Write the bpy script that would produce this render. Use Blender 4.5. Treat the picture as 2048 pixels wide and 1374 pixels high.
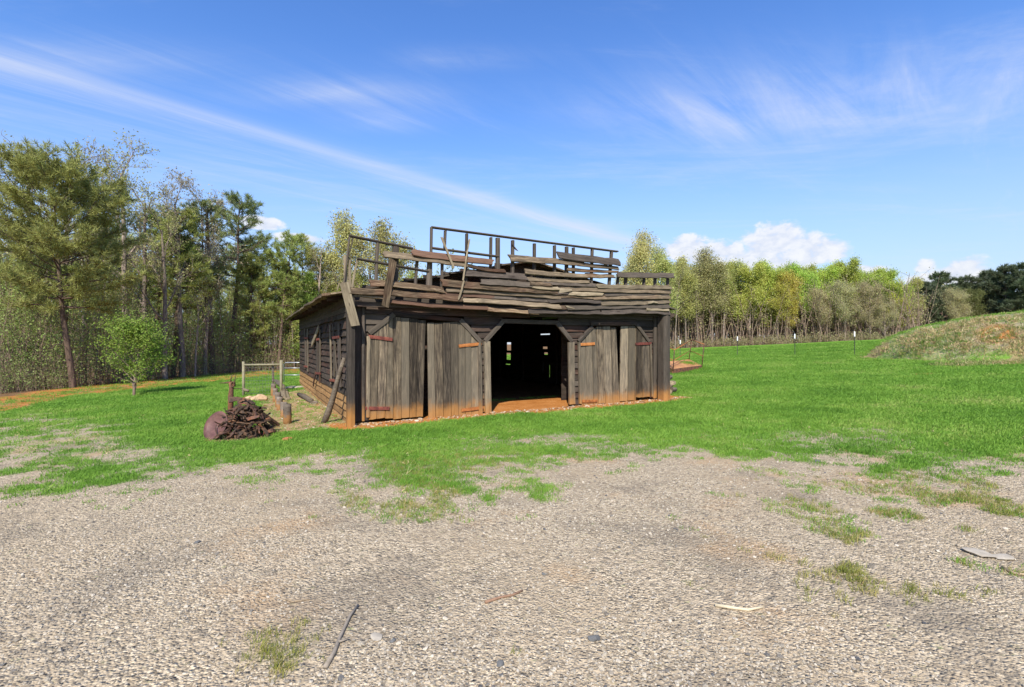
import bpy, math, random
import numpy as np
from mathutils import Vector, Matrix

# ------------------------------------------------------------------ clear
for o in list(bpy.data.objects): bpy.data.objects.remove(o)
scn = bpy.context.scene
COL = scn.collection
rnd = random.Random(7)
R = math.radians
F = 1000.0                      # focal length in photo pixels (2048 wide)
CX, CY, EYE = 1024.0, 687.0, 1.65

# ------------------------------------------------------------------ camera
cam = bpy.data.cameras.new('camera'); camo = bpy.data.objects.new('camera', cam); COL.objects.link(camo)
camo.location = (0, 0, EYE); camo.rotation_euler = (R(90), 0, 0)
cam.sensor_width = 36.0; cam.lens = 36.0*F/2048.0; cam.clip_start = 0.05; cam.clip_end = 3000
scn.camera = camo

# ------------------------------------------------------------------ node helper
class S:
    """a node socket with arithmetic"""
    def __init__(s, nt, sock): s.nt, s.k = nt, sock
    def _m(s, op, *o, clamp=False):
        n = s.nt.nodes.new('ShaderNodeMath'); n.operation = op; n.use_clamp = clamp
        for i, v in enumerate((s,)+o):
            if isinstance(v, S): s.nt.links.new(v.k, n.inputs[i])
            else: n.inputs[i].default_value = v
        return S(s.nt, n.outputs[0])
    def __add__(s, o): return s._m('ADD', o)
    __radd__ = __add__
    def __mul__(s, o): return s._m('MULTIPLY', o)
    __rmul__ = __mul__
    def __sub__(s, o): return s._m('SUBTRACT', o)
    def __rsub__(s, o): return (s*-1.0)+o
    def __truediv__(s, o): return s._m('DIVIDE', o)
    def max(s, o): return s._m('MAXIMUM', o)
    def min(s, o): return s._m('MINIMUM', o)
    def abs(s): return s._m('ABSOLUTE')
    def pow(s, o): return s._m('POWER', o)
    def exp(s): return s._m('EXPONENT')
    def sat(s): return s._m('ADD', 0.0, clamp=True)
    def step(s, a, b):
        n = s.nt.nodes.new('ShaderNodeMapRange'); n.interpolation_type = 'SMOOTHSTEP'
        s.nt.links.new(s.k, n.inputs['Value'])
        lo, hi, t0, t1 = (a, b, 0, 1) if a < b else (b, a, 1, 0)
        n.inputs['From Min'].default_value = lo; n.inputs['From Max'].default_value = hi
        n.inputs['To Min'].default_value = t0; n.inputs['To Max'].default_value = t1
        return S(s.nt, n.outputs['Result'])

def L(nt, a, b): nt.links.new(a.k if isinstance(a, S) else a, b)
def mapping(nt, vec, scale=(1,1,1), rot=(0,0,0), loc=(0,0,0)):
    n = nt.nodes.new('ShaderNodeMapping'); L(nt, vec, n.inputs['Vector'])
    n.inputs['Scale'].default_value = scale; n.inputs['Rotation'].default_value = rot; n.inputs['Location'].default_value = loc
    return n.outputs[0]
def noise(nt, vec, scale, detail=4, rough=0.55, dist=0.0):
    n = nt.nodes.new('ShaderNodeTexNoise'); L(nt, vec, n.inputs['Vector'])
    n.inputs['Scale'].default_value = scale; n.inputs['Detail'].default_value = detail
    n.inputs['Roughness'].default_value = rough; n.inputs['Distortion'].default_value = dist
    return S(nt, n.outputs['Fac'])
def voronoi(nt, vec, scale, feature='F1', rand=1.0):
    n = nt.nodes.new('ShaderNodeTexVoronoi'); n.feature = feature; L(nt, vec, n.inputs['Vector'])
    n.inputs['Scale'].default_value = scale; n.inputs['Randomness'].default_value = rand
    return n
def mix(nt, f, a, b, mode='MIX'):
    n = nt.nodes.new('ShaderNodeMix'); n.data_type = 'RGBA'; n.blend_type = mode
    for i, v in ((0, f), (6, a), (7, b)):
        if isinstance(v, S): nt.links.new(v.k, n.inputs[i])
        elif hasattr(v, 'is_output'): nt.links.new(v, n.inputs[i])
        elif i == 0: n.inputs[0].default_value = v
        else: n.inputs[i].default_value = (*v, 1) if len(v) == 3 else v
    return n.outputs[2]
def ramp(nt, f, stops):
    n = nt.nodes.new('ShaderNodeValToRGB'); L(nt, f, n.inputs[0])
    e = n.color_ramp.elements
    while len(e) < len(stops): e.new(0.5)
    for k, (p, c) in zip(e, stops): k.position = p; k.color = (*c, 1)
    return n.outputs[0]
def xyz(nt, vec):
    n = nt.nodes.new('ShaderNodeSeparateXYZ'); L(nt, vec, n.inputs[0])
    return [S(nt, o) for o in n.outputs]
def bump(nt, h, strength, dist=0.02):
    n = nt.nodes.new('ShaderNodeBump'); L(nt, h, n.inputs['Height'])
    n.inputs['Strength'].default_value = strength; n.inputs['Distance'].default_value = dist
    return n.outputs[0]
def newmat(name):
    m = bpy.data.materials.new(name); m.use_nodes = True
    nt = m.node_tree; nt.nodes.clear()
    out = nt.nodes.new('ShaderNodeOutputMaterial')
    b = nt.nodes.new('ShaderNodeBsdfPrincipled'); nt.links.new(b.outputs[0], out.inputs[0])
    b.inputs['Roughness'].default_value = 0.85
    b.inputs['Specular IOR Level'].default_value = 0.25
    return m, nt, b, out

# ------------------------------------------------------------------ world / sun / exposure
SUN_EL = R(43); TRAVEL = Vector((0.08, 0.997, 0)).normalized()      # horizontal direction the light travels
w = bpy.data.worlds.new('World'); scn.world = w; w.use_nodes = True
nt = w.node_tree; nt.nodes.clear()
wo = nt.nodes.new('ShaderNodeOutputWorld'); bg = nt.nodes.new('ShaderNodeBackground')
sky = nt.nodes.new('ShaderNodeTexSky'); sky.sky_type = 'NISHITA'; sky.sun_disc = False
sky.sun_elevation = SUN_EL; sky.sun_rotation = math.atan2(-TRAVEL.x, -TRAVEL.y)
sky.air_density = 1.15; sky.dust_density = 0.3; sky.ozone_density = 3.0; sky.altitude = 250
geo = nt.nodes.new('ShaderNodeTexCoord').outputs['Generated']
dx, dy, dz = xyz(nt, geo)
zc = dz.max(0.03)
px_, py_ = dx/zc, dy/zc                                              # high, flat cloud layer
cmb = nt.nodes.new('ShaderNodeCombineXYZ'); L(nt, px_, cmb.inputs[0]); L(nt, py_, cmb.inputs[1])
layer = cmb.outputs[0]
ang = math.atan2(1.98, 1.866)
stre = mapping(nt, layer, rot=(0, 0, -ang))                          # x along the streaks
sx, sy, _ = xyz(nt, stre)
n1 = noise(nt, mapping(nt, stre, scale=(0.32, 2.2, 1)), 1.6, 9, 0.66, 0.9)
n2 = noise(nt, mapping(nt, layer, scale=(0.5, 1.2, 1), loc=(3.1, 1.7, 0)), 0.9, 9, 0.68, 0.5)
# the long band
off = (-1.806)*math.sin(-ang) + 1.764*math.cos(-ang)
bw0 = (sy - off - (n1-0.5)*0.16); bw = bw0*dz*(1/0.036)
band = ((bw*bw*(-1.0)).exp())*(n1.step(0.20, 0.70)*0.62 + 0.18)
band2 = (((bw0-0.45)*(bw0-0.45)*(-6.0)).exp())*n1.step(0.40, 0.75)*0.34
cirrus = n2.step(0.48, 0.80)*0.40 + n1.step(0.55, 0.85)*0.22
def puff(px, py, a, b, k):
    X, Z = (px-CX)/F, (CY-py)/F
    u, v = X/Z, 1.0/Z
    ex = (px_-u)/a; ey = (py_-v)/b
    return ((ex*ex+ey*ey)*(-1.0)).exp()*(n1*0.6+n2*0.4).step(0.30, 0.68)*k*1.3
puffs = puff(680, 188, .34, .12, .55) + puff(925, 118, .2, .07, .42) + puff(762, 241, .22, .12, .42) + puff(1500, 228, .75, .35, .5) + puff(1800, 180, .7, .3, .3) + puff(200, 120, .5, .12, .3)
thin = (band + band2 + cirrus + puffs).sat()
# low cumulus
hyp = (dx*dx + dy*dy).pow(0.5)
az = dx._m('ARCTAN2', dy); el = dz/hyp.max(0.01)
c3 = nt.nodes.new('ShaderNodeCombineXYZ'); L(nt, az, c3.inputs[0]); L(nt, el*1.5, c3.inputs[1])
cn = noise(nt, c3.outputs[0], 34, 8, 0.6, 0.25)
cn2 = noise(nt, mapping(nt, c3.outputs[0], loc=(7, 2, 0)), 5.0, 5, 0.55)
def cu(px, py, a, b):
    A = math.atan2(px-CX, F); E = (CY-py)/math.hypot(F, px-CX)
    u = (az-A)/a; v = (el-E)/b
    return 1.0 - u*u - v*v
cum = cu(1375, 498, .045, .028)
for q in ((1430, 505, .07, .025), (1545, 490, .06, .040), (1615, 505, .055, .036), (1500, 525, .12, .02), (1930, 540, .035, .022), (1905, 560, .07, .018), (1850, 530, .016, .012), (1700, 545, .06, .012), (600, 478, .05, .010), (520, 445, .04, .012)):
    cum = cum.max(cu(*q))
cumf = (cum + 0.25 + (cn-0.5)*2.4 + (noise(nt, c3.outputs[0], 14, 4)-0.5)*2.0).step(0.05, 0.8)*0.88
lowband = cn2.step(0.45, 0.75)*el.step(0.17, 0.06)*0.35
cloud = (thin + lowband).sat()
haze_f = el.step(0.46, 0.0)*0.82
hsv = nt.nodes.new('ShaderNodeHueSaturation'); hsv.inputs['Hue'].default_value = 0.513; hsv.inputs['Saturation'].default_value = 1.25; hsv.inputs['Value'].default_value = 1.34
nt.links.new(sky.outputs[0], hsv.inputs['Color'])
c = mix(nt, haze_f, hsv.outputs[0], (2.8, 3.5, 5.0))
c = mix(nt, cloud*0.85, c, (4.3, 4.6, 5.5))
c = mix(nt, cumf, c, mix(nt, cn.step(0.35, 0.65), (4.3, 4.55, 5.2), (5.5, 5.5, 5.6)))
nt.links.new(c, bg.inputs[0]); bg.inputs[1].default_value = 0.105
nt.links.new(bg.outputs[0], wo.inputs[0])

sl = bpy.data.lights.new('sun', 'SUN'); so = bpy.data.objects.new('sun', sl); COL.objects.link(so)
sl.energy = 4.2; sl.angle = R(0.53); sl.color = (1.0, 0.95, 0.86)
trav = Vector((TRAVEL.x*math.cos(SUN_EL), TRAVEL.y*math.cos(SUN_EL), -math.sin(SUN_EL)))
so.rotation_euler = trav.to_track_quat('-Z', 'Y').to_euler(); so.location = (0, -10, 30)
scn.view_settings.view_transform = 'Standard'; scn.view_settings.look = 'None'
scn.view_settings.exposure = 0.75; scn.view_settings.gamma = 1.0; scn.view_settings.use_curve_mapping = False
scn.cycles.max_bounces = 6; scn.cycles.transparent_max_bounces = 8

# ------------------------------------------------------------------ numpy noise
_perm = np.random.RandomState(3).rand(512, 512)
def vnoise(x, y):
    xi = np.floor(x).astype(int); yi = np.floor(y).astype(int)
    fx = x-xi; fy = y-yi; fx = fx*fx*(3-2*fx); fy = fy*fy*(3-2*fy)
    g = lambda a, b: _perm[a % 512, b % 512]
    return (g(xi, yi)*(1-fx)+g(xi+1, yi)*fx)*(1-fy) + (g(xi, yi+1)*(1-fx)+g(xi+1, yi+1)*fx)*fy
def fbm(x, y, o=4):
    a, s, t = 0.5, 0.0, 0.0
    for i in range(o):
        s = s + a*vnoise(x*2**i+17*i, y*2**i+5*i); t += a; a *= 0.5
    return s/t
def sstep(v, a, b):
    t = np.clip((v-a)/(b-a), 0, 1); return t*t*(3-2*t)

# ------------------------------------------------------------------ terrain
P0 = Vector((-3.32, 10.25, 0.0)); TH = math.atan2(4.03, 7.69)
U = Vector((math.cos(TH), math.sin(TH), 0)); V = Vector((-math.sin(TH), math.cos(TH), 0))
BL, BD = 8.68, 11.4                                                     # barn length and depth
def tz(x, y):
    x = np.asarray(x, float); y = np.asarray(y, float)
    sp = lambda t: np.log1p(np.exp(np.clip(t, -30, 30)))
    far = np.minimum(1.0, 70/np.maximum(np.hypot(x, y), 1))
    z = -0.037*sp((-x-3.2)/1.0)*far + 0.049*(1.5*sp((x-3)/1.5))*far
    z = z + 0.30*np.exp(-(((x-47)/16)**2+((y-52)/16)**2))
    r = np.hypot((x-26.6)/7.4, (y-25.0)/6.2) + 0.16*(fbm(x*0.35+3, y*0.35)-0.5)
    m = np.clip(1-r*r, 0, 1)
    z = z + 2.1*m**0.6 + 0.34*(fbm(x*1.3, y*1.3)-0.5)*(m > 0)*np.minimum(1, m*4)
    # bank under the steel platform
    z = z + 0.42*np.exp(-(((x-8.7)/1.0)**2+((y-25.2)/1.1)**2))
    # lower ground relief
    z = z + 0.05*(fbm(x*0.3+9, y*0.3)-0.5)*np.clip((np.hypot(x, y)-4)/8, 0, 1)
    s, v = (x-P0.x)*U.x+(y-P0.y)*U.y, (x-P0.x)*V.x+(y-P0.y)*V.y
    inb = sstep(s, -1.2, 0.2)*sstep(s, BL+1.2, BL-0.2)*sstep(v, -1.2, 0.2)*sstep(v, BD+1.2, BD-0.2)
    return z*(1-inb) + inb*(0.0+0.010*s)
def gz(x, y): return float(tz(x, y))
def ground_px(px, py, lift=0.0):
    """point of the terrain seen at a photo pixel"""
    dxx, dzz = (px-CX)/F, (CY-py)/F
    lo = 1.0
    for k in range(4000):
        d = lo + k*0.03
        if EYE + dzz*d <= gz(dxx*d, d): break
    return Vector((dxx*d, d, gz(dxx*d, d)+lift))
def at(px, py, d): return Vector(((px-CX)/F*d, d, EYE+(CY-py)/F*d))

def masks(x, y):
    """ground cover at world x, y: grass, dirt, litter, straw, dry"""
    z = tz(x, y); yy = np.maximum(y, 0.6)
    px = CX+F*x/yy; py = CY+F*(EYE-z)/yy
    n = fbm(x*0.9, y*0.9, 5); nf = fbm(x*4.0+40, y*4.0, 3)
    yb = np.interp(px, [-600, 0, 150, 330, 480, 620, 720, 780, 830, 900, 960, 1040, 1120, 1280, 1380, 1480, 1650, 1800, 1900, 2048, 2600],
                       [915, 930, 945, 930, 928, 905, 905, 965, 990, 965, 942, 932, 925, 898, 892, 915, 922, 945, 955, 925, 910])
    e = (yb-py)/np.maximum(py-CY, 8)                                     # relative distance from the gravel edge
    g = sstep(e + (n-0.5)*0.42 + (nf-0.5)*0.45, -0.14, 0.26)
    g = np.where(y < 1.5, 0.0, g)
    def el(cx, cy, rx, ry): return np.exp(-(((px-cx)/rx)**2+((py-cy)/ry)**2))
    sparse = np.clip(1.3*el(70, 865, 230, 40)+1.0*el(160, 905, 180, 16)+0.8*el(300, 925, 120, 20)+0.8*el(1170, 878, 140, 16)+0.75*el(850, 930, 190, 38)+0.9*el(1640, 880, 220, 22)+0.5*el(1760, 860, 70, 12)+0.5*el(1950, 900, 140, 20)+0.55*el(1000, 880, 200, 16)+0.30*sstep(fbm(x*.22+50, y*.3, 4), .50, .68), 0, 1)
    g = g*(1-sparse*np.clip(0.60+1.9*(fbm(x*1.6+11, y*2.4, 5)-0.45)+1.2*(nf-.5), 0, 0.92))
    # weeds in the gravel, right and bottom left
    weeds = np.clip(el(1900, 1050, 230, 90)*0.95+el(1780, 1130, 120, 60)*0.8+el(560, 1300, 60, 50)*.7+el(1100, 1340, 60, 40)*.35+el(1400, 1190, 40, 10)*.8+el(600, 1025, 30, 8)+el(830, 990, 120, 40)*.6, 0, 1)
    wd = weeds*sstep(fbm(x*2.6+70, y*2.6, 3), 0.50, 0.62)
    dry = np.clip(wd*(1-g)*1.0 + sparse*0.45*sstep(e, -.08, .08), 0, 1)
    g = np.maximum(g, wd*0.24*(px > 0))
    # barn surroundings
    s, v = (x-P0.x)*U.x+(y-P0.y)*U.y, (x-P0.x)*V.x+(y-P0.y)*V.y
    inside = (s > -0.05)*(s < BL+0.1)*(v > -0.1)*(v < BD)
    apron = sstep(v + (n-0.5)*0.7 + (nf-.5)*.55, -0.80, -0.42)*(v < 0.3)*sstep(s+(n-0.5)*0.5, -0.5, -0.2)*sstep(s, BL+0.75, BL+0.45)
    yard = sstep(s+(nf-0.5)*0.3, -1.75, -1.45)*(s < 0.2)*sstep(v+(nf-.5)*.3, -0.35, -0.1)*sstep(v+(n-.5), 9.4, 8.6)
    dirt = np.maximum(np.maximum(apron, inside*1.0), 0.45*yard)
    rside = sstep(s, BL-0.2, BL)*sstep(s+(n-.5)*.6, BL+0.9, BL+0.5)*sstep(v, -0.6, -0.3)*sstep(v, 9, 7)
    dirt = np.maximum(dirt, rside*0.8)
    floor_shade = inside*sstep(v+(n-.5)*.6, 1.7, 2.3)  # shade painted into the barn floor beyond the sunlit doorway strip
    straw = yard*np.clip(0.25+1.5*(nf-0.3), 0, 1)
    pile = np.exp(-(((x+4.95)/0.8)**2+((y-9.1)/0.55)**2))
    dirt = np.maximum(dirt, 0.8*sstep(pile, 0.35, 0.7)); straw = np.maximum(straw, 0.7*sstep(pile, 0.3, 0.7))
    for bx, by, br in ((17.0, 19.3, .35), (14.5, 17.6, .5), (19.5, 19.5, .4)):
        dirt = np.maximum(dirt, 0.8*np.exp(-(((x-bx)/br)**2+((y-by)/(br*.8))**2)))
    tr = np.exp(-(((x+15.1)/0.4)**2+((y-20)/0.4)**2)); dirt = np.maximum(dirt, tr)
    # woods on the left: dirt track, then litter
    yl = np.interp(px, [-900, 0, 150, 300, 480, 620, 760], [905, 828, 795, 779, 759, 748, 738])
    q = (yl-py)/np.maximum(py-CY, 6) + (n-0.5)*0.10
    left = (px < 760)*(y > 14)
    track = left*sstep(q, -0.01, 0.03)*sstep(q, 0.40, 0.25); lit = left*sstep(q, 0.12, 0.3)
    dirt = np.maximum(dirt, track*np.clip(0.35+1.2*(nf-.25), 0, .9))
    lit = np.maximum(lit, track*0.4)
    lit = np.maximum(lit, (px >= 700)*sstep(y + 0.10*(x-20) + (n-.5)*3, 72, 75))
    lit = np.maximum(lit, floor_shade); dirt = dirt*(1-floor_shade)
    # the mound
    r = np.hypot((x-26.6)/np.where(x < 26.6, 7.6, 9), (y-25.0)/np.where(y < 25, 6.5, 9.5))
    md = sstep(r+(n-.5)*.35, 1.06, 0.92)
    md = np.maximum(md, 0.75*sstep(np.hypot((x-19.6)/2.6, (y-20.2)/1.1)+(n-.5)*.6, 1.05, .7))
    red = 0.85*np.exp(-(((px-1995)/55)**2+((py-668)/24)**2))*(y > 17)*(y < 28)*sstep(nf, .3, .5)
    straw = np.maximum(straw, md*np.clip(0.95-1.7*sstep(fbm(x*0.8+5, y*0.8, 3), .38, .58), 0.05, 1)*(1-np.clip(red, 0, 1))); dirt = np.maximum(dirt, red)
    g = g*(1-0.6*md)*(1-np.clip(dirt*1.2, 0, 1))*(1-lit)*(1-0.85*yard)
    return dict(grass=g, dirt=dirt, litter_or_shade=lit, straw=straw, dry=dry, mound=md)

# ------------------------------------------------------------------ object helpers
def link(o, parent=None):
    COL.objects.link(o)
    if parent is not None: o.parent = parent
    return o
def mesh_obj(name, verts, faces, mat, parent=None, smooth=False, matrix=None):
    me = bpy.data.meshes.new(name)
    me.from_pydata([tuple(v) for v in verts], [], faces); me.validate(); me.update()
    if mat: me.materials.append(mat)
    if smooth: me.polygons.foreach_set('use_smooth', [True]*len(me.polygons))
    o = bpy.data.objects.new(name, me); link(o, parent)
    if matrix is not None: o.matrix_local = matrix
    return o
def np_mesh(name, verts, tris, mat, quads=False, smooth=False):
    verts = np.asarray(verts, np.float32); tris = np.asarray(tris, np.int32); k = tris.shape[1]
    me = bpy.data.meshes.new(name); me.vertices.add(len(verts)); me.vertices.foreach_set('co', verts.ravel())
    me.loops.add(tris.size); me.loops.foreach_set('vertex_index', tris.ravel())
    me.polygons.add(len(tris)); me.polygons.foreach_set('loop_start', np.arange(0, tris.size, k, dtype=np.int32))
    me.polygons.foreach_set('loop_total', np.full(len(tris), k, np.int32))
    if smooth: me.polygons.foreach_set('use_smooth', np.ones(len(tris), bool))
    me.update(calc_edges=True)
    if mat: me.materials.append(mat)
    return me
def empty(name, loc=(0,0,0), rz=0.0, parent=None):
    o = bpy.data.objects.new(name, None); o.empty_display_size = 0.2; link(o, parent)
    o.location = loc; o.rotation_euler = (0, 0, rz); return o
def tag(o, label=None, cat=None, group=None, kind=None):
    if label: o['label'] = label
    if cat: o['category'] = cat
    if group: o['group'] = group
    if kind: o['kind'] = kind
    return o
ORD = ['first','second','third','fourth','fifth','sixth','seventh','eighth','ninth','tenth','eleventh','twelfth','thirteenth','fourteenth','fifteenth','sixteenth','seventeenth','eighteenth','nineteenth','twentieth','twenty-first','twenty-second','twenty-third','twenty-fourth','twenty-fifth','twenty-sixth','twenty-seventh','twenty-eighth','twenty-ninth','thirtieth']

def frame(a, b, up):
    """matrix with X from a to b, Z near up, Y the remaining axis; origin in the middle"""
    a, b, up = Vector(a), Vector(b), Vector(up)
    X = (b-a).normalized(); Z = (up - X*up.dot(X)).normalized(); Y = Z.cross(X)
    M = Matrix((X, Y, Z)).transposed().to_4x4(); M.translation = (a+b)/2
    return M, (b-a).length
def board(name, a, b, up, w, t, mat, parent, w1=None, seg=4, bow=0.0, twist=0.0, jag=0.02, wav=0.006, rag=.03):
    """a weathered board: length along X, width along Z, thickness along Y; rough ends, warped"""
    M, ln = frame(a, b, up); w1 = w if w1 is None else w1
    vs, fs = [], []
    j0 = [rnd.uniform(-jag, jag) for _ in range(3)]; j1 = [rnd.uniform(-jag, jag) for _ in range(3)]
    bz = rnd.uniform(-1, 1)*wav
    for i in range(seg+1):
        f = i/seg; ww = w+(w1-w)*f
        cy = bow*4*f*(1-f) + rnd.uniform(-wav, wav)*0.6; cz = bz*4*f*(1-f) + (rnd.uniform(-wav, wav)*0.5 if 0 < i < seg else 0)
        tw = twist*(f-0.5)
        for side in (-1, 1):
            for k, zf in enumerate((-0.5, 0.0, 0.5)):
                jj = j0[k] if i == 0 else j1[k] if i == seg else 0
                z = cz+zf*ww*(1+rnd.uniform(-rag, rag)); y = cy+side*t/2 + (0.15*t*side if k == 1 else 0)
                vs.append((-ln/2+f*ln+jj, y*math.cos(tw)-zf*ww*math.sin(tw), z))
    for i in range(seg):
        o = i*6; q = o+6
        fs += [(o,q,q+1,o+1),(o+1,q+1,q+2,o+2),(o+3,o+4,q+4,q+3),(o+4,o+5,q+5,q+4),(o,o+3,q+3,q),(o+2,q+2,q+5,o+5)]
    e = seg*6
    fs += [(0,1,4,3),(1,2,5,4),(e,e+3,e+4,e+1),(e+1,e+4,e+5,e+2)]
    return mesh_obj(name, vs, fs, mat, parent, matrix=M)
def beam(name, a, b, up, w, t, mat, parent, jag=0.004): return board(name, a, b, up, w, t, mat, parent, seg=2, jag=jag, wav=0.003)
def poly_plank(name, pts, vmid, t, mat, parent, tilt=0.0, skew=0.0):
    """plank whose outline (s, z) is given; front face at v = vmid - t/2. X runs up the plank"""
    n = len(pts)
    cs = sum(p[0] for p in pts)/n; cz = sum(p[1] for p in pts)/n
    # local: X = up (z), Y = -v .. keep right-handed: X=z, Y=s, Z=-v... use M columns
    X = Vector((0, 0, 1)); Y = Vector((1, 0, 0)); Z = X.cross(Y)
    M = Matrix((X, Y, Z)).transposed().to_4x4(); M.translation = (cs, vmid, cz)
    vs = []
    for sgn in (1, -1):
        for (s, z) in pts:
            vs.append((z-cz, s-cs, sgn*t/2 + (z-cz)*tilt + (s-cs)*skew))
    top = list(range(n)); fs = [tuple(top), tuple(reversed([n+i for i in top]))]
    for i in range(n):
        j = (i+1) % n; fs.append((i, n+i, n+j, j))
    o = mesh_obj(name, vs, fs, mat, parent, matrix=M)
    bm = __import__('bmesh').new(); bm.from_mesh(o.data)
    __import__('bmesh').ops.recalc_face_normals(bm, faces=bm.faces); bm.to_mesh(o.data); bm.free()
    return o
def tube(vs, fs, pts, rad, sides=6, cap=True):
    """append a tube along pts to vertex and face lists"""
    pts = [Vector(p) for p in pts]; base = len(vs); n = len(pts)
    ref = Vector((0.3, 0.2, 1)) if abs((pts[-1]-pts[0]).normalized().z) < .8 else Vector((1, .1, .05))
    for i, p in enumerate(pts):
        d = (pts[min(i+1, n-1)]-pts[max(i-1, 0)]).normalized()
        a = d.cross(ref).normalized(); b = d.cross(a)
        r = rad[i] if hasattr(rad, '__len__') else rad
        for k in range(sides):
            t = 2*math.pi*k/sides; vs.append(tuple(p+(a*math.cos(t)+b*math.sin(t))*r))
    for i in range(n-1):
        for k in range(sides):
            q = base+i*sides; k2 = (k+1) % sides
            fs.append((q+k, q+k2, q+sides+k2, q+sides+k))
    if cap:
        fs.append(tuple(base+k for k in reversed(range(sides)))); fs.append(tuple(base+(n-1)*sides+k for k in range(sides)))
def tubes_obj(name, runs, mat, parent=None, sides=6, smooth=True):
    vs, fs = [], []
    for pts, r in runs: tube(vs, fs, pts, r, sides)
    return mesh_obj(name, vs, fs, mat, parent, smooth)
def boxes(name, lst, mat, parent):
    """several axis-aligned boxes (x0,x1,y0,y1,z0,z1) as one mesh"""
    vs, fs = [], []
    for x0, x1, y0, y1, z0, z1 in lst:
        o = len(vs)
        vs += [(x, y, z) for x in (x0, x1) for y in (y0, y1) for z in (z0, z1)]
        fs += [tuple(o+i for i in f) for f in ((0,1,3,2),(4,6,7,5),(0,4,5,1),(2,3,7,6),(0,2,6,4),(1,5,7,3))]
    return mesh_obj(name, vs, fs, mat, parent)
def lattice(name, rects, t0, t1, ax, mat, parent):
    """union of rectangles (a0,a1,b0,b1) as one connected slab; ax maps (a, b, t) to xyz"""
    A = sorted({round(v, 5) for r in rects for v in r[:2]}); B = sorted({round(v, 5) for r in rects for v in r[2:]})
    full = {(i, j) for i in range(len(A)-1) for j in range(len(B)-1) if any(r[0]-1e-4 <= (A[i]+A[i+1])/2 <= r[1]+1e-4 and r[2]-1e-4 <= (B[j]+B[j+1])/2 <= r[3]+1e-4 for r in rects)}
    vs, fs, ix = [], [], {}
    def v(i, j, k):
        if (i, j, k) not in ix: ix[(i, j, k)] = len(vs); vs.append(ax(A[i], B[j], (t0, t1)[k]))
        return ix[(i, j, k)]
    for i, j in full:
        fs.append((v(i, j, 0), v(i, j+1, 0), v(i+1, j+1, 0), v(i+1, j, 0))); fs.append((v(i, j, 1), v(i+1, j, 1), v(i+1, j+1, 1), v(i, j+1, 1)))
        for di, dj, p, q in ((-1, 0, (i, j), (i, j+1)), (1, 0, (i+1, j+1), (i+1, j)), (0, -1, (i+1, j), (i, j)), (0, 1, (i, j+1), (i+1, j+1))):
            if (i+di, j+dj) not in full: fs.append((v(*p, 0), v(*q, 0), v(*q, 1), v(*p, 1)))
    o = mesh_obj(name, vs, fs, mat, parent)
    import bmesh
    bm = bmesh.new(); bm.from_mesh(o.data); bmesh.ops.recalc_face_normals(bm, faces=bm.faces); bm.to_mesh(o.data); bm.free()
    return o
SZ = lambda a, b, t: (a, t, b)          # along the front: (s, z, v)
VZ = lambda a, b, t: (t, a, b)          # along a side wall: (v, z, s)
SV = lambda a, b, t: (a, b, t)          # in plan: (s, v, z)
def rock(name, size, mat, parent=None, seed=0, sub=2):
    import bmesh
    r = random.Random(seed); bm = bmesh.new(); bmesh.ops.create_icosphere(bm, subdivisions=sub, radius=1)
    ax = [Vector((r.gauss(0,1), r.gauss(0,1), r.gauss(0,1))).normalized() for _ in range(9)]; lv = [r.uniform(.55, .9) for _ in ax]
    for v in bm.verts:
        c = v.co.copy()
        for a, l in zip(ax, lv):
            d = c.dot(a)
            if d > l: c -= a*(d-l)*0.9
        c *= 1+r.uniform(-.03, .03)
        v.co = Vector((c.x*size[0], c.y*size[1], c.z*size[2]))
    me = bpy.data.meshes.new(name); bm.to_mesh(me); bm.free(); me.materials.append(mat)
    return link(bpy.data.objects.new(name, me), parent)

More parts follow.
